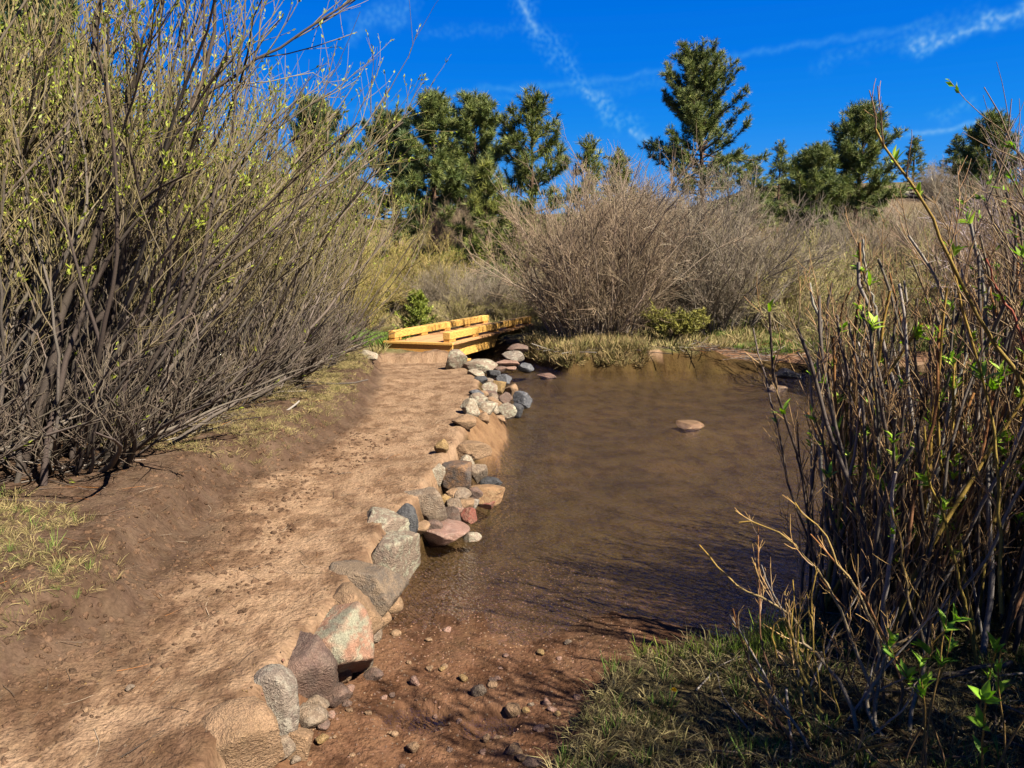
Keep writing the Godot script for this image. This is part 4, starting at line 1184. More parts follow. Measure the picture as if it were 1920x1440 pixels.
func make_far_shrubs() -> void:
	var brown := {"seed": 21, "n": 120, "rx": 0.8, "rz": 0.75, "fan": 0.5, "lean": Vector3(0.02, 0, 0.05), "h": 3.75, "wob": 0.19, "r0": 0.014, "rb": 0.007, "rt": 0.0042, "nb": 11, "nt": 8, "from": 0.06, "leaf": 0.0, "ll": 0.03, "lw": 0.01, "lift": -0.022, "dome": 0.3, "up": 0.03,
		"stem": Color(0.19, 0.15, 0.125), "stem2": Color(0.23, 0.18, 0.14), "branch": Color(0.20, 0.155, 0.11), "twig": Color(0.235, 0.175, 0.115), "green": Color(0.36, 0.38, 0.05)}
	var a := willow("willow_shrub", "round reddish brown leafless willow on the far bank beside the bridge end", on(1.75, -16.6), brown)
	a.scale = Vector3(1.04, 1.08, 1.04)
	var grey := brown.duplicate()
	grey.merge({"seed": 22, "n": 115, "rx": 0.85, "lean": Vector3(0.04, 0, 0.0), "h": 4.1, "stem": Color(0.13, 0.11, 0.10), "stem2": Color(0.20, 0.175, 0.155), "branch": Color(0.20, 0.17, 0.135), "twig": Color(0.24, 0.20, 0.145)}, true)
	var g := willow("willow_shrub", "tall grey leafless willow with dark crowded stems behind the green bank", on(4.75, -18.4), grey)
	var green := brown.duplicate()
	green.merge({"seed": 23, "n": 60, "rx": 0.5, "h": 2.4, "fan": 0.6, "nb": 9, "leaf": 0.15, "ll": 0.04, "lw": 0.014, "branch": Color(0.25, 0.21, 0.12), "twig": Color(0.31, 0.26, 0.12), "green": Color(0.30, 0.33, 0.06)}, true)
	var y := willow("willow_shrub", "small olive willow with thin upright stems standing on the green lawn", on(6.6, -18.8), green)
	var gold := green.duplicate()
	gold.merge({"seed": 24, "n": 80, "h": 2.9, "leaf": 0.6, "branch": Color(0.22, 0.175, 0.08), "twig": Color(0.28, 0.215, 0.075), "green": Color(0.28, 0.27, 0.05)}, true)
	var w := willow("willow_shrub", "golden yellow willow catching the sun behind the small juniper", on(-4.7, -20.4), gold)
	copy(a, "leaning brown willow between the round reddish willow and the tall grey one", on(2.7, -18.2), 1.4, Vector3(0.8, 1.0, 0.8))
	copy(g, "grey leafless willow behind the round reddish willow", on(3.1, -20.5), 2.4, Vector3(1.0, 1.05, 1.0))
	copy(w, "golden willow at the edge of the dry meadow beyond the bridge", on(-2.6, -24.5), 2.0, Vector3.ONE * 0.85)
	copy(w, "pale golden willow in front of the red barked pine pair", on(-4.4, -25.5), 4.0, Vector3.ONE * 1.0)
	copy(w, "yellow green willow joining the thicket to the golden willows", on(-5.6, -21.0), 3.0, Vector3.ONE * 1.15)
	for k in 9:
		var x: float = [-1.5, -0.7, 0.1, 0.9, -0.2, -2.2, 0.6, -1.1, 1.4][k]
		var z: float = [-21.6, -22.4, -22.0, -22.8, -24.4, -24.0, -25.6, -26.5, -27.0][k]
		copy([y, g][k % 2], "low thin brush standing in the dry meadow behind the bridge", on(x, z), k * 1.3, Vector3(0.55, 0.42, 0.55), "low brush in the dry meadow")
	var more := [[y, 8.2, -21.0, 1.1, 1.0], [g, 9.6, -23.0, 2.0, 0.85], [a, 11.4, -22.4, 3.1, 0.9], [y, 10.2, -19.6, 4.0, 1.0], [a, 12.6, -19.6, 0.7, 1.05], [g, 13.8, -22.8, 5.0, 1.1], [w, 12.0, -26.0, 2.0, 1.0], [y, 6.4, -23.6, 3.0, 1.1], [w, 7.8, -26.0, 1.0, 0.9], [a, 15.5, -26.0, 1.0, 1.15], [y, 14.4, -17.5, 2.5, 1.1], [w, 4.9, -26.0, 4.4, 0.9]]
	for m in more:
		copy(m[0], {y: "small olive willow in the brush across the lawn", g: "grey leafless willow in the brush across the lawn", a: "reddish brown willow in the brush across the lawn", w: "golden twigged willow in the brush across the lawn"}[m[0]], on(m[1], m[2]), m[3], Vector3.ONE * m[4], "brush across the lawn")
	rng.seed = 8080
	for k in 34:
		var d := rng.randf_range(31.0, 76.0)
		var x := d * rng.randf_range(-0.12, 0.62)
		copy([y, a, g][k % 3], ["olive", "brown", "grey"][k % 3] + " scrub bush dotting the hillside below the pines", on(x, -d), rng.randf() * TAU, Vector3.ONE * rng.randf_range(0.6, 0.95), "scrub on the hillside")
	# willow on the shore beyond the cut one
	copy(y, "thin willow with splayed stems rooted by the dark wet boulder", on(5.9, -13.2 + 0.0) * Vector3(1, 0, 1) + Vector3(0, -0.2, 0), 0.4, Vector3(0.85, 0.85, 0.85))
	var bare := grey.duplicate()
	bare.merge({"seed": 25, "n": 20, "rx": 0.35, "rz": 0.35, "fan": 0.7, "h": 5.2, "r0": 0.03, "rb": 0.010, "rt": 0.005, "nb": 22, "nt": 8, "branch": Color(0.30, 0.25, 0.24), "twig": Color(0.36, 0.30, 0.31)}, true)
	willow("bare_tree", "tall bare grey twigged tree reaching above the brush", on(10.7, -14.6), bare)
	var side := willow("willow_shrub", "brown twiggy willow behind the cut willow, under the bare tree", on(8.0, -11.6), {"seed": 26, "n": 60, "rx": 0.6, "rz": 0.6, "fan": 0.7, "lean": Vector3.ZERO, "h": 2.9, "wob": 0.1, "r0": 0.014, "rb": 0.007, "rt": 0.004, "nb": 9, "nt": 6, "from": 0.25, "leaf": 0.0, "ll": 0.03, "lw": 0.01,
		"stem": Color(0.14, 0.115, 0.10), "stem2": Color(0.2, 0.15, 0.12), "branch": Color(0.24, 0.18, 0.13), "twig": Color(0.30, 0.21, 0.14), "green": Color.BLACK})
	side.position.y = 0.0

func leaf_mesh(length: float, width: float, col: Color) -> ArrayMesh:
	# a folded, slightly curled blade with pointed ends
	var b := Bag.new()
	var steps := 6
	for i in steps + 1:
		var f := float(i) / steps
		var w := width * 0.5 * sin(PI * pow(f, 0.75)) + 0.0004
		var y := 0.18 * length * f * f
		for s in [-1.0, 0.0, 1.0]:
			b.v.append(Vector3(s * w, -y + absf(s) * w * 0.35, -f * length))
			b.n.append(Vector3(-s * 0.33, 1, -0.3 * f).normalized())
			b.c.append(col * (1.15 if s == 0.0 else 1.0))
	for i in steps:
		for s in 2:
			var e := i * 3 + s
			b.t.append(e); b.t.append(e + 3); b.t.append(e + 1)
			b.t.append(e + 1); b.t.append(e + 3); b.t.append(e + 4)
	return b.mesh(M.leaf)

func sprig(parent: Node, at: Vector3, axis: Vector3, count: int, size: float, shapes: Array) -> void:
	for k in count:
		var o := part("leaf", shapes[rng.randi() % shapes.size()], parent)
		var around := astray(axis, rng.randf_range(0.35, 0.9)).rotated(axis, k * 2.4)
		var b := Basis.looking_at(around, axis if absf(around.dot(axis)) < 0.98 else Vector3.RIGHT)
		o.transform = Transform3D(b.scaled(Vector3.ONE * size * rng.randf_range(0.7, 1.15)), at + axis * 0.006 * k)

func make_cut_willow() -> void:
	rng.seed = 777
	var shapes := [leaf_mesh(0.05, 0.016, Color(0.30, 0.44, 0.045)), leaf_mesh(0.045, 0.017, Color(0.36, 0.47, 0.06)), leaf_mesh(0.055, 0.015, Color(0.22, 0.37, 0.04))]
	var root := thing("cut_willow", "cut back willow of crowded upright grey stems with yellow shoots at the water edge", "shrub", on(2.3, -3.95))
	var o := root.position
	var twigs := Bag.new()
	var none := Bag.new()
	var q := {"nb": 8, "nt": 3, "from": 0.15, "lean": Vector3.ZERO, "rb": 0.0034, "rt": 0.002, "leaf": 0.0, "branch": Color(0.24, 0.17, 0.11), "twig": Color(0.32, 0.20, 0.09)}
	var all := []
	for s in CUT_STEMS:
		var pts := []
		for p in s[3]: pts.append(p - o)
		all.append([follow(pts, 18, 0.004), s[0], s[1], s[2]])
	for k in 260:
		var f := rng.randf()
		var x := lerpf(1.62, 3.5, pow(f, 1.2))
		var z := -rng.randf_range(3.25, 4.15) - 0.15 * (x - 1.6)
		var h := rng.randf_range(0.8, 1.75) * (1.0 + 0.45 * (x - 1.6) / 2.0)
		var d := Vector3(rng.randfn(0.05, 0.13), 1, rng.randfn(0, 0.15)).normalized()
		var st := grow(Vector3(x, ground(x, z) - 0.04, z) - o, d, h, 11, 0.15, 0.06)
		var kind: String = ["grey", "grey", "dark", "dark", "dark", "yellow", "rust", "bark", "dark", "greybark"][rng.randi() % 10]
		all.append([st, rng.randf_range(0.006, 0.017), rng.randf_range(0.004, 0.008), kind])
	for s in all:
		var b := Bag.new()
		var c: Array = BARK[s[3]]
		b.tube(s[0], s[1], s[2], 7, jitter(c[0], 0.2), jitter(c[1], 0.2), 1.0, true)
		var stalk := part("stem", b.mesh(M.bark), root)
		branch_out(s[0], q, twigs, none, length_of(s[0]) * 0.55)
		if rng.randf() < 0.55 or s[3] == "yellow":
			for k in rng.randi_range(1, 3):
				var f := rng.randf_range(0.45, 1.0)
				sprig(stalk, pick(s[0], f), (course(s[0], f) + Vector3(rng.randfn(0, 0.5), 0.6, rng.randfn(0, 0.5))).normalized(), rng.randi_range(5, 8), rng.randf_range(0.8, 1.45), shapes)
	part("twigs", twigs.mesh(M.twig), root, true)
	# the same thicket goes on beside the camera and shades the near bank
	var q3 := {"seed": 31, "n": 70, "rx": 0.6, "rz": 0.7, "fan": 0.4, "lean": Vector3(-0.05, 0, 0), "h": 2.5, "wob": 0.12, "r0": 0.012, "rb": 0.006, "rt": 0.003, "nb": 8, "nt": 5, "from": 0.25, "leaf": 0.2, "ll": 0.05, "lw": 0.018,
		"stem": Color(0.13, 0.11, 0.10), "stem2": Color(0.20, 0.17, 0.13), "branch": Color(0.17, 0.13, 0.095), "twig": Color(0.22, 0.155, 0.085), "green": Color(0.2, 0.32, 0.04)}
	var shade := willow("willow_shrub", "tall willow shrub with green leaf sprigs rising behind the cut back willow", on(3.9, -4.0), q3)
	copy(shade, "willow shrub growing beside the leafy sapling on the near bank", on(3.0, -2.5), 1.7, Vector3(0.85, 0.8, 0.85))
	copy(shade, "willow shrub standing between the near bank and the trail head", on(3.6, -0.4), 3.0, Vector3.ONE * 1.2)
	copy(shade, "thin willow shrub whose shadow falls across the near bank", on(3.0, -1.5), 5.0, Vector3(1.0, 1.3, 1.0))
	rng.seed = 778

	var low := thing("spreading_willow", "low crooked grey willow spreading bare yellow tipped twigs over the near bank", "shrub", on(1.25, -2.8))
	o = low.position
	twigs = Bag.new()
	q.merge({"nb": 5, "nt": 3, "from": 0.2, "rb": 0.003, "rt": 0.0017, "twig": Color(0.40, 0.25, 0.09), "branch": Color(0.28, 0.21, 0.15)}, true)
	for s in SPREAD_STEMS:
		var pts := []
		for p in s[3]: pts.append(p - o)
		var st := follow(pts, 18, 0.005)
		var b := Bag.new()
		b.tube(st, s[0], s[1], 7, BARK[s[2]][0], BARK["yellow" if s[2] == "grey" else s[2]][1], 0.8)
		part("stem", b.mesh(M.bark), low)
		branch_out(st, q, twigs, none, length_of(st) * 0.55)
	for k in 22:
		var x := rng.randf_range(1.05, 1.6)
		var z := rng.randf_range(-3.1, -2.55)
		var st := grow(Vector3(x, ground(x, z) - 0.02, z) - o, Vector3(rng.randfn(0, 0.5), 1, rng.randfn(0, 0.4)).normalized(), rng.randf_range(0.3, 0.75), 9, 0.22, 0.03)
		var b := Bag.new()
		var c: Array = BARK[["grey", "rust", "yellow", "grey", "bark"][rng.randi() % 5]]
		b.tube(st, rng.randf_range(0.004, 0.008), 0.0025, 6, c[0], c[1])
		part("stem", b.mesh(M.bark), low)
		branch_out(st, q, twigs, none, length_of(st) * 0.6)
	part("twigs", twigs.mesh(M.twig), low, true)

	var young := thing("leafy_sapling", "young willow sprout with bright broad green leaves at the foot of the cut willow", "plant", on(1.52, -2.35))
	o = young.position
	var big := [leaf_mesh(0.075, 0.026, Color(0.18, 0.34, 0.03)), leaf_mesh(0.065, 0.026, Color(0.25, 0.40, 0.045)), leaf_mesh(0.07, 0.024, Color(0.14, 0.28, 0.03))]
	for k in 9:
		var x := rng.randf_range(1.4, 1.75)
		var z := rng.randf_range(-2.6, -2.25)
		var st := grow(Vector3(x, ground(x, z), z) - o, Vector3(rng.randfn(-0.1, 0.2), 1, rng.randfn(0, 0.2)).normalized(), rng.randf_range(0.35, 0.75), 8, 0.14, 0.04)
		var b := Bag.new()
		b.tube(st, 0.004, 0.002, 6, BARK.rust[0], BARK.yellow[1])
		var stalk := part("stem", b.mesh(M.bark), young)
		for i in rng.randi_range(2, 4):
			var f := rng.randf_range(0.45, 1.0)
			sprig(stalk, pick(st, f), (course(st, f) + Vector3(rng.randfn(0, 0.4), 0.2, rng.randfn(0, 0.4))).normalized(), rng.randi_range(4, 6), rng.randf_range(0.7, 1.0), big)

# a ponderosa pine: tapered trunk, limbs in loose whorls, needle tufts at the shoots
func pine(label: String, x: float, z: float, top: float, q: Dictionary) -> Node3D:
	rng.seed = int(q.seed)
	var at := on(x, z)
	var o := thing("pine_tree", label, "tree", at, 0.0, "pines behind the creek")
	var h := (top - at.y) * 0.945      # the top tufts add the rest
	var trunk := Bag.new()
	var limbs := Bag.new()
	var crown := Bag.new()
	var line := grow(Vector3(0, -0.2, 0), (Vector3.UP + q.get("lean", Vector3.ZERO)).normalized(), h + 0.1, 12, 0.03, 0.05)
	trunk.tube(line, 0.016 * h + 0.05, 0.012, 9, Color(0.17, 0.085, 0.05), Color(0.13, 0.09, 0.06), 0.9)
	var n := int(q.n)
	for k in n:
		var f := lerpf(q.base, 0.985, pow((k + rng.randf()) / n, 0.85))
		var reach: float = table(q.shape, f) * rng.randf_range(0.6, 1.12)
		if rng.randf() < q.get("gaps", 0.12): reach *= 0.45
		var ang := k * 2.39996 + rng.randfn(0, 0.35)
		var rise := lerpf(-0.1, 0.95, smoothstep(0.2, 1.0, f)) + rng.randfn(0, 0.25)
		var d := Vector3(cos(ang), rise, sin(ang)).normalized()
		var br := grow(pick(line, f), d, reach, 5, 0.14, 0.09)
		limbs.tube(br, 0.010 + 0.014 * reach, 0.006, 4, Color(0.13, 0.09, 0.065), Color(0.16, 0.12, 0.08))
		var shoots := maxi(3, int(reach * q.dense))
		for s in shoots:
			var g := pow(rng.randf(), 0.62)
			if g < 0.22: continue
			var p := pick(br, g)
			var e := (astray(course(br, g), rng.randf_range(0.3, 1.1)) + Vector3(0, 0.35, 0)).normalized()
			var reach2: float = rng.randf_range(0.12, 0.6) * q.tuft * 3.0 * (1.0 if s else 0.3)
			var tip := p + e * reach2
			if reach2 > 0.15: limbs.tube(PackedVector3Array([p, tip]), 0.007, 0.004, 3, Color(0.13, 0.09, 0.065), Color(0.16, 0.12, 0.08))
			tuft(crown, tip, e, q.tuft * rng.randf_range(0.8, 1.2), int(q.needles), q.width, jitter(q.dark.lerp(q.light, pow(rng.randf(), 1.5)), 0.2))
	for k in 5: tuft(crown, pick(line, 0.93 + 0.015 * k), Vector3(rng.randfn(0, 0.3), 1, rng.randfn(0, 0.3)).normalized(), q.tuft, int(q.needles), q.width, jitter(q.dark.lerp(q.light, pow(rng.randf(), 1.5)), 0.2))
	part("trunk", trunk.mesh(M.bark), o)
	part("branches", limbs.mesh(M.twig), o, true)
	part("crown", crown.mesh(M.needle), o, true)
	return o

func tuft(b: Bag, at: Vector3, axis: Vector3, size: float, count: int, width: float, col: Color) -> void:
	var side := axis.cross(Vector3(0.3, 0.1, 0.9)).normalized()
	var other := axis.cross(side)
	for k in count:
		var a := rng.randf() * TAU
		var open := rng.randf_range(0.25, 1.25)
		var r := side * cos(a) + other * sin(a)
		var d := axis * cos(open) + r * sin(open)
		var across := d.cross(r + Vector3(rng.randfn(0, 0.6), rng.randfn(0, 0.6), rng.randfn(0, 0.6))).normalized() * width
		var root := at - axis * size * rng.randf_range(0.0, 0.7)
		b.needle(root, root + d * size * rng.randf_range(0.75, 1.1), across, across.cross(d).normalized(), col)

func make_pines() -> void:
	var dark := Color(0.075, 0.108, 0.034)
	var light := Color(0.22, 0.24, 0.07)
	var q := {"seed": 41, "n": 150, "base": 0.28, "shape": [[0.0, 1.2], [0.25, 3.0], [0.4, 3.7], [0.6, 3.5], [0.75, 2.9], [0.88, 2.1], [0.96, 1.2], [1.0, 0.5]], "dense": 16.0, "tuft": 0.28, "needles": 27, "width": 0.0115, "dark": dark, "light": light, "gaps": 0.28}
	pine("tallest pine, open crowned, standing alone against the sky behind the grey willow", 11.1, -46.0, 14.0, q)
	var d := q.duplicate()
	d.merge({"seed": 42, "n": 80, "base": 0.18, "dense": 26.0, "shape": [[0.0, 1.4], [0.25, 2.1], [0.5, 1.9], [0.75, 1.3], [0.92, 0.8], [1.0, 0.3]], "gaps": 0.05}, true)
	var p2 := pine("slim red barked pine, the one of the pair nearer the golden willows", -3.5, -36.0, 9.5, d)
	d.merge({"seed": 43, "shape": [[0.0, 1.6], [0.25, 2.4], [0.5, 2.1], [0.75, 1.5], [0.92, 0.9], [1.0, 0.3]]}, true)
	pine("slim pine with a ragged top growing next to the red barked pine", -1.9, -37.0, 9.5, d)
	d.merge({"seed": 44, "shape": [[0.0, 2.0], [0.25, 2.9], [0.5, 2.7], [0.75, 2.0], [0.92, 1.2], [1.0, 0.3]], "dark": Color(0.045, 0.075, 0.035), "light": Color(0.12, 0.16, 0.06)}, true)
	var p1 := pine("dark blue green pine rising behind the yellow green willow thicket", -6.2, -42.0, 9.6, d)
	var near := {"seed": 45, "n": 60, "base": 0.10, "shape": [[0.0, 1.4], [0.2, 1.9], [0.5, 1.8], [0.75, 1.3], [0.9, 0.8], [1.0, 0.3]], "dense": 18.0, "tuft": 0.28, "needles": 36, "width": 0.010, "dark": Color(0.065, 0.09, 0.025), "light": Color(0.2, 0.215, 0.055), "gaps": 0.1}
	pine("bushy young pine with fat needle clusters, behind the round reddish willow", 0.75, -28.0, 7.7, near)
	near.merge({"seed": 46, "n": 44, "shape": [[0.0, 1.1], [0.3, 1.35], [0.6, 1.0], [0.85, 0.6], [1.0, 0.25]], "light": Color(0.25, 0.26, 0.06)}, true)
	pine("bright green young pine in front of the bushy pine, over the dry meadow", -0.85, -26.5, 5.1, near)
	near.merge({"seed": 47, "n": 30, "shape": [[0.0, 0.6], [0.4, 0.7], [0.8, 0.4], [1.0, 0.15]]}, true)
	pine("small dark pine sapling at the edge of the reddish willow", 0.15, -23.6, 2.9, near)
	near.merge({"seed": 48, "n": 40, "shape": [[0.0, 0.7], [0.3, 0.95], [0.6, 0.8], [0.85, 0.5], [1.0, 0.2]]}, true)
	var small := pine("low pine just beside the bushy young pine", 2.85, -30.0, 6.6, near)
	var f := q.duplicate()
	f.merge({"seed": 49, "n": 85, "base": 0.08, "dense": 24.0, "shape": [[0.0, 1.6], [0.2, 2.4], [0.5, 2.2], [0.7, 1.9], [0.85, 1.35], [0.95, 0.8], [1.0, 0.3]], "gaps": 0.08}, true)
	var p8 := pine("broad full crowned pine below the pale cliff, foliage down to the brush", 17.4, -40.0, 9.6, f)
	f.merge({"seed": 50, "shape": [[0.0, 1.6], [0.3, 2.0], [0.6, 1.7], [0.85, 0.9], [1.0, 0.3]]}, true)
	pine("shorter pine leaning into the broad full crowned pine", 15.0, -39.0, 7.5, f)
	f.merge({"seed": 51, "n": 60, "base": 0.2, "dense": 16.0, "shape": [[0.0, 0.8], [0.3, 1.3], [0.6, 1.0], [0.85, 0.6], [1.0, 0.2]]}, true)
	var p9 := pine("thin lone pine on the slope between the tallest pine and the broad one", 20.2, -60.0, 11.2, f)
	copy(p9, "stubby pine half hidden behind the tallest pine", on(15.6, -50.0), 1.0, Vector3(1.4, 0.75, 1.4))
	copy(p9, "scraggy small pine peeping over the reddish willow", on(6.4, -45.0), 2.0, Vector3(0.9, 0.72, 0.9))
	copy(p9, "small pine on the ridge above the pale cliff", on(40.5, -80.0), 3.0, Vector3(1.1, 0.72, 1.1), "pines on the ridge")
	copy(p9, "small pine on the ridge above the pale cliff", on(41.5, -75.0), 4.0, Vector3(1.2, 0.72, 1.2), "pines on the ridge")
	copy(p9, "small pine on the ridge above the pale cliff", on(36.0, -84.0), 5.0, Vector3(1.3, 0.5, 1.3), "pines on the ridge")
	copy(p9, "small pine on the ridge above the pale cliff", on(29.5, -82.0), 0.4, Vector3(1.3, 0.45, 1.3), "pines on the ridge")
	copy(p8, "dark pine behind the tall bare grey tree", on(21.2, -35.5), 2.0, Vector3(0.75, 0.92, 0.75))
	copy(p8, "wide dark pine showing beyond the bare grey tree's twigs", on(26.0, -38.0), 3.3, Vector3(1.0, 0.8, 1.0))
	copy(p8, "pine on the slope beyond the wide dark pine", on(31.5, -47.0), 0.9, Vector3(0.9, 0.75, 0.9))
	copy(p9, "slender pine beside the dark pine behind the bare grey tree", on(27.0, -46.0), 1.4, Vector3(1.3, 0.75, 1.3))
	copy(p1, "pine poking out between the leaning willow and the dark blue green pine", on(-9.4, -38.5), 1.2, Vector3(0.9, 0.98, 0.9))
	copy(p1, "tall pine standing high behind the top of the leaning willow", on(-14.2, -24.0), 2.2, Vector3(1.0, 1.4, 1.0))
	copy(small, "squat pine between the bushy pine and the scraggy small one", on(4.4, -33.0), 2.0, Vector3(1.0, 0.85, 1.0))

# scale leaved juniper: short dense sprays on many fine shoots
func juniper(label: String, at: Vector3, height: float, radius: float, flat: float, dark: Color, light: Color, sd: int) -> void:
	rng.seed = sd
	var o := thing("juniper_shrub", label, "shrub", at)
	var wood := Bag.new()
	var crown := Bag.new()
	for k in 130:
		var f := pow(rng.randf(), 0.7)
		var ang := rng.randf() * TAU
		var reach := radius * (1.0 - 0.85 * f * (1.0 - flat)) * rng.randf_range(0.6, 1.1)
		var d := Vector3(cos(ang), rng.randf_range(0.3, 0.9), sin(ang)).normalized()
		var br := grow(Vector3(0, height * f * 0.85, 0), d, reach, 4, 0.15, 0.05)
		wood.tube(br, 0.006, 0.003, 3, Color(0.14, 0.10, 0.07), Color(0.16, 0.13, 0.06))
		for s in 14:
			var g := rng.randf_range(0.35, 1.0)
			var e := (astray(course(br, g), rng.randf_range(0.2, 0.8)) + Vector3(0, 0.3, 0)).normalized()
			tuft(crown, pick(br, g) + e * 0.05, e, 0.08, 7, 0.009, jitter(dark.lerp(light, rng.randf()), 0.25))
	part("branches", wood.mesh(M.twig), o, true)
	part("crown", crown.mesh(M.needle), o, true)

# ---------------------------------------------------------------- grass
func grass_tuft(sd: int, blades: int, height: float, width: float, spread: float, a: Color, b: Color, upright: float) -> ArrayMesh:
	rng.seed = sd
	var bag := Bag.new()
	for k in blades:
		var ang := rng.randf() * TAU
		var p := Vector3(cos(ang), 0, sin(ang)) * spread * sqrt(rng.randf())
		var d := (Vector3(0, upright, 0) + Vector3(cos(ang), 0, sin(ang)) * rng.randf_range(0.1, 1.0) + Vector3(rng.randfn(0, 0.2), 0, rng.randfn(0, 0.2))).normalized()
		var across := d.cross(Vector3(rng.randfn(), rng.randfn(), rng.randfn())).normalized()
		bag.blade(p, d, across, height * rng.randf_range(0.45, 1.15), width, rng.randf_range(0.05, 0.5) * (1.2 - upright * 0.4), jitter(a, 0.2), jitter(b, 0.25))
	return bag.mesh(M.grass)

func make_grass() -> void:
	var straw := [Color(0.19, 0.145, 0.075), Color(0.31, 0.255, 0.135)]
	var olive := [Color(0.11, 0.10, 0.04), Color(0.18, 0.17, 0.07)]
	var green := [Color(0.055, 0.085, 0.02), Color(0.11, 0.175, 0.035)]
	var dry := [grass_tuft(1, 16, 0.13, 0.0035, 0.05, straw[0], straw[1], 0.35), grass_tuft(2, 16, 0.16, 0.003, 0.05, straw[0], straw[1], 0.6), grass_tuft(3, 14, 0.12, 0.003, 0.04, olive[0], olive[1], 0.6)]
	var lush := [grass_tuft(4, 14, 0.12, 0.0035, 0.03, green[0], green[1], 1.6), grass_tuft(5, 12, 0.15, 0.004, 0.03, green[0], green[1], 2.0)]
	var far_dry := [grass_tuft(6, 16, 0.28, 0.010, 0.10, straw[0], straw[1], 1.0), grass_tuft(7, 16, 0.22, 0.010, 0.10, olive[0], olive[1], 1.0)]
	var far_lush := [grass_tuft(8, 16, 0.16, 0.011, 0.10, green[0], green[1], 1.4)]
	rng.seed = 99
	var bank := func(x: float, z: float) -> bool: return x > table(EDGE, -z) + 0.5 and wet(x, z) < 0.05
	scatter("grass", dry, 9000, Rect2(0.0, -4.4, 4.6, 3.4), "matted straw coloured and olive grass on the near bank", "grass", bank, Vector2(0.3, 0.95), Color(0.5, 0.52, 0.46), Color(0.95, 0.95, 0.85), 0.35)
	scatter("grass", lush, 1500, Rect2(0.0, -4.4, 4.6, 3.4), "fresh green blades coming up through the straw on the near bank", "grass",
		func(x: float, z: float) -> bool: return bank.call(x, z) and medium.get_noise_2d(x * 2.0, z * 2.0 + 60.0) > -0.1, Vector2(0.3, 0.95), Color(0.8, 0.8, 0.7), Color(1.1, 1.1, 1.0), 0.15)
	scatter("grass", lush, 90, Rect2(0.5, -3.65, 0.9, 0.35), "tall green grass fringe where the near bank meets the water", "grass", bank, Vector2(0.6, 1.2), Color(0.9, 0.85, 0.6), Color(1.7, 1.4, 0.8), 0.2)
	var side := func(x: float, z: float) -> bool:
		var b := table(TRAIL_SIDE, -z) - x
		var open := -z > 5.6 or -z < 4.6
		return b > 0.12 and b < 2.4 and open and medium.get_noise_2d(x * 1.1 + 17.0, z * 1.1) > (-0.12 if -z > 5.5 else 0.0)
	scatter("grass", dry, 24000, Rect2(-5.2, -14.4, 4.0, 12.2), "dry yellowish grass along the thicket side of the trail", "grass", side, Vector2(0.25, 0.75), Color(0.6, 0.6, 0.48), Color(1.15, 1.12, 0.92), 0.35)
	scatter("grass", lush, 220, Rect2(-3.2, -4.6, 1.8, 2.6), "few green blades in the dry grass under the leaning willow", "grass", side, Vector2(0.3, 0.7), Color(0.8, 0.8, 0.7), Color(1.2, 1.2, 0.9), 0.4)
	var far := func(x: float, z: float) -> bool: return wet(x, z) < 0.12 and (x > -2.6 or -z > 20.0) and not (absf(x + 1.0) < 1.3 and -z < 20.5 and x < 0.5)
	scatter("grass", far_dry, 16000, Rect2(-6.0, -40.0, 24.0, 26.0), "pale dry grass of the meadow beyond the creek", "grass",
		func(x: float, z: float) -> bool: return far.call(x, z) and not (x > 3.6 and -z < 15.6), Vector2(0.6, 1.5), Color(0.75, 0.75, 0.65), Color(1.15, 1.1, 0.95), 0.2)
	scatter("grass", far_dry, 2600, Rect2(-0.3, -16.2, 2.9, 2.2), "straw coloured grass hanging over the far bank of the pool", "grass",
		func(x: float, z: float) -> bool: return wet(x, z) < 0.25, Vector2(0.5, 1.2), Color(0.6, 0.55, 0.48), Color(1.1, 1.0, 0.86), 0.6)
	scatter("grass", far_lush, 9000, Rect2(4.6, -24.0, 12.0, 9.0), "short bright green lawn beyond the creek", "grass",
		func(x: float, z: float) -> bool: return wet(x, z) < 0.0 and -z > 15.6 and absf(-z - 17.0 - 0.4 * (x - 6.0)) > 0.5, Vector2(0.5, 1.1), Color(0.8, 0.8, 0.7), Color(1.15, 1.1, 0.9), 0.15)
	scatter("grass", far_lush, 1600, Rect2(-4.2, -17.5, 2.0, 2.4), "green grass round the small juniper behind the bridge", "grass",
		func(x: float, z: float) -> bool: return wet(x, z) < 0.0, Vector2(0.8, 1.8), Color(0.8, 0.85, 0.7), Color(1.15, 1.15, 0.9), 0.2)

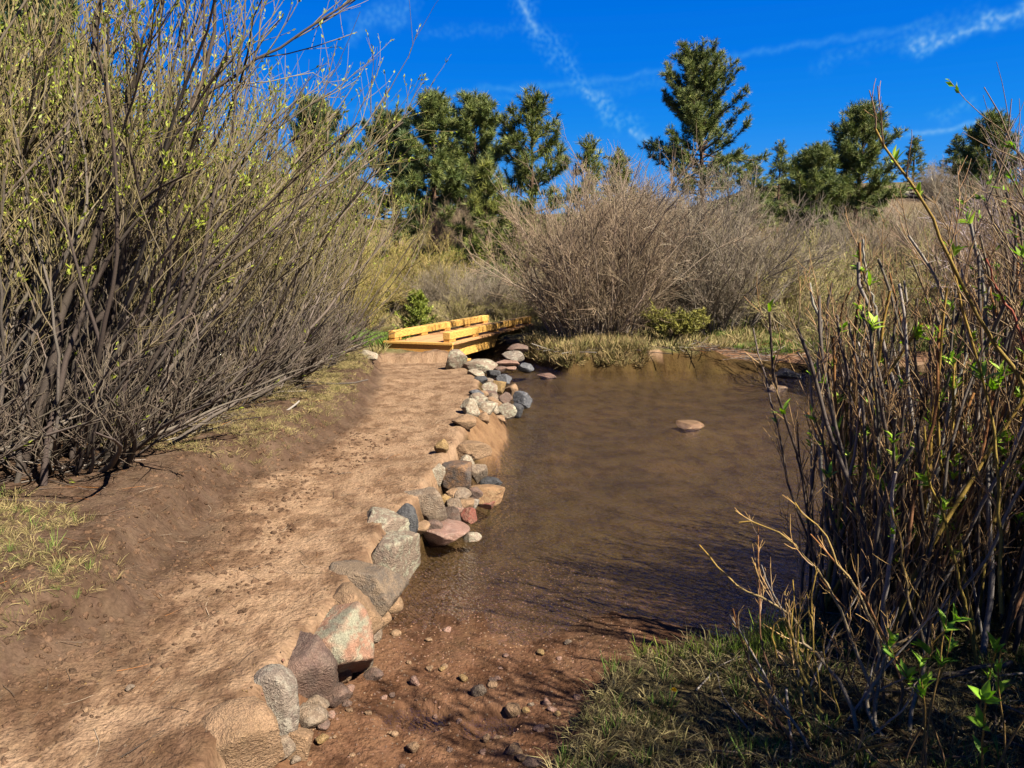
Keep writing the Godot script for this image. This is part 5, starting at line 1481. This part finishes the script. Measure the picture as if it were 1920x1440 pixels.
func make_litter() -> void:
	rng.seed = 1234
	for s in FALLEN:
		var pts := []
		var low := 9.0
		for p in s[4]: pts.append(p)
		var st := follow(pts, 12, 0.003)
		# let it lie on the ground, resting on its highest support
		for i in st.size(): low = minf(low, st[i].y - ground(st[i].x, st[i].z))
		for i in st.size(): st[i].y += s[1] * 0.8 - low if low > s[1] else 0.0
		var b := Bag.new()
		b.tube(st, s[1], s[2], 8, BARK[s[3]][0], BARK[s[3]][1], 1.0, true)
		single("fallen_branch", b.mesh(M.bark), s[0], "branch")
	var stick_shapes := []
	for k in 5:
		var b := Bag.new()
		var st := grow(Vector3(-0.5, 0.012, 0), Vector3.RIGHT, 1.0, 7, 0.13, 0.0)
		for i in st.size(): st[i].y = 0.012 + absf(st[i].y - 0.012) * 0.15
		b.tube(st, 0.010, 0.005, 5, BARK[["bark", "bark", "grey", "dark", "dark"][k]][0], BARK[["bark", "greybark", "grey", "rust", "dark"][k]][1])
		stick_shapes.append(b.mesh(M.bark))
	scatter("twig_litter", stick_shapes, 800, Rect2(-3.2, -9.0, 2.5, 7.2), "thin dry twigs and straws strewn on the trail", "litter",
		func(x: float, z: float) -> bool: return wet(x, z) < -0.1, Vector2(0.03, 0.2), Color(0.6, 0.55, 0.5), Color(2.0, 1.7, 1.3), 0.05)
	scatter("twig_litter", stick_shapes, 1500, Rect2(-4.8, -13.5, 3.2, 9.2), "tangle of dead sticks under the willow thicket", "litter",
		func(x: float, z: float) -> bool: return table(TRAIL_SIDE, -z) - x > 0.75, Vector2(0.2, 0.7), Color(0.5, 0.5, 0.5), Color(1.3, 1.25, 1.2), 0.3)
	scatter("twig_litter", stick_shapes, 500, Rect2(0.5, -4.1, 3.6, 2.2), "dead sticks lying in the grass under the cut willow", "litter",
		func(x: float, z: float) -> bool: return wet(x, z) < 0.0 and x > 0.9, Vector2(0.12, 0.6), Color(0.6, 0.6, 0.6), Color(1.4, 1.35, 1.3), 0.12)
	scatter("twig_litter", stick_shapes, 500, Rect2(0.3, -16.0, 5.5, 1.8), "grey dead sticks along the far bank", "litter",
		func(x: float, z: float) -> bool: return wet(x, z) < 0.1, Vector2(0.3, 1.0), Color(0.8, 0.8, 0.8), Color(1.6, 1.5, 1.4), 0.2)
	# a dandelion in the grass
	var at := on(0.66, -2.95)
	var fl := thing("dandelion", "yellow dandelion flower open in the grass of the near bank", "flower", at)
	var stem := Bag.new()
	stem.tube(PackedVector3Array([Vector3(0, -0.01, 0), Vector3(0.004, 0.04, 0.003), Vector3(0.006, 0.085, 0.01)]), 0.002, 0.0018, 5, Color(0.15, 0.2, 0.05), Color(0.2, 0.24, 0.07))
	part("stem", stem.mesh(M.twig), fl)
	var head := Bag.new()
	for k in 60:
		var a := k * 2.4
		var f := float(k) / 60.0
		var d := Vector3(cos(a) * (0.3 + f), 0.9 - 0.75 * f, sin(a) * (0.3 + f)).normalized()
		head.leaf(Vector3(0.006, 0.085, 0.01), d, d.cross(Vector3.UP).normalized(), 0.011 + 0.007 * f, 0.004, Color(0.75, 0.45, 0.01))
	part("petals", head.mesh(M.leaf), fl)

func make_cliff() -> void:
	# bedded pale rock on the slope at the right of the ridge
	rng.seed = 61
	for spot in [[Vector3(34.0, 0, -72.0), "pale pink bedded cliff on the hillside above the brush", 9, 8.0], [Vector3(-1.5, 0, -43.0), "pinkish rock outcrop under the slim pines", 3, 2.2], [Vector3(21.0, 0, -56.0), "low pale outcrop behind the broad pine", 4, 5.0]]:
		var p: Vector3 = spot[0]
		p.y = ground(p.x, p.z)
		var o := thing("rock_outcrop", spot[1], "cliff", p)
		for k in int(spot[2]):
			var s := Vector3(spot[3] * rng.randf_range(0.25, 0.55), rng.randf_range(0.45, 0.9), spot[3] * rng.randf_range(0.2, 0.3))
			var b := part("ledge", stone_mesh(s, ["pink", "tan", "lichenwhite"][k % 3], 500 + k, 3, M.rock), o)
			var x: float = rng.randf_range(-0.5, 0.5) * spot[3]
			var z := rng.randf_range(-1.5, 1.5)
			b.position = Vector3(x, ground(p.x + x, p.z + z) - p.y - 0.12 + 0.12 * (k % 3), z)


func _ready() -> void:
	# camera
	var cam := Camera3D.new()
	cam.name = "camera"
	cam.fov = 53.0
	cam.far = 600.0
	cam.near = 0.05
	add_child(cam)
	cam.position = Vector3(0, 1.6, 0)
	cam.rotation.x = -atan(220.0 / 1444.0)
	# sky
	var we := WorldEnvironment.new()
	we.name = "world"
	var env := Environment.new()
	env.background_mode = Environment.BG_SKY
	env.sky = make_sky()
	env.tonemap_mode = Environment.TONE_MAPPER_LINEAR
	env.tonemap_exposure = EXPOSURE
	env.sdfgi_enabled = true
	env.ssao_enabled = true
	env.ssil_enabled = true
	we.environment = env
	add_child(we)
	# sun: high, behind the camera's right shoulder
	var sun := DirectionalLight3D.new()
	sun.name = "sun"
	sun.light_energy = 1.6
	sun.light_color = Color(1.0, 0.955, 0.88)
	sun.light_angular_distance = 0.5
	sun.shadow_enabled = true
	add_child(sun)
	sun.look_at_from_position(Vector3(0.76, 1.05, 0.60) * 50.0, Vector3.ZERO)

	coarse.seed = 1
	coarse.frequency = 0.05
	medium.seed = 2
	medium.frequency = 0.8
	medium.fractal_octaves = 3
	fine.seed = 3
	fine.frequency = 6.0
	fine.fractal_octaves = 3
	make_materials()
	M.iron = StandardMaterial3D.new()
	M.iron.albedo_color = Color(0.35, 0.33, 0.31)
	M.iron.metallic = 0.8
	M.iron.roughness = 0.5
	var ico := icosphere(4)
	big_v = ico[0]
	big_t = ico[1]
	ico = icosphere(3)
	ball_v = ico[0]
	ball_t = ico[1]
	ico = icosphere(2)
	small_v = ico[0]
	small_t = ico[1]
	rng.seed = 4
	var t0 := Time.get_ticks_msec()
	make_ground()
	make_water()
	make_cliff()
	print("land ", Time.get_ticks_msec() - t0)
	make_bridge()
	make_pines()
	print("pines ", Time.get_ticks_msec() - t0)
	make_left_thicket()
	make_far_shrubs()
	make_cut_willow()
	print("shrubs ", Time.get_ticks_msec() - t0)
	juniper("small bright green juniper growing beside the footbridge", on(-2.25, -18.2), 1.7, 0.9, 0.0, Color(0.10, 0.14, 0.025), Color(0.27, 0.30, 0.05), 71)
	juniper("low spreading yellow green juniper on the far bank under the willow", on(3.35, -15.9), 0.25, 0.8, 1.0, Color(0.12, 0.12, 0.03), Color(0.27, 0.25, 0.06), 72)
	make_stones()
	make_grass()
	make_litter()
	print("all ", Time.get_ticks_msec() - t0)
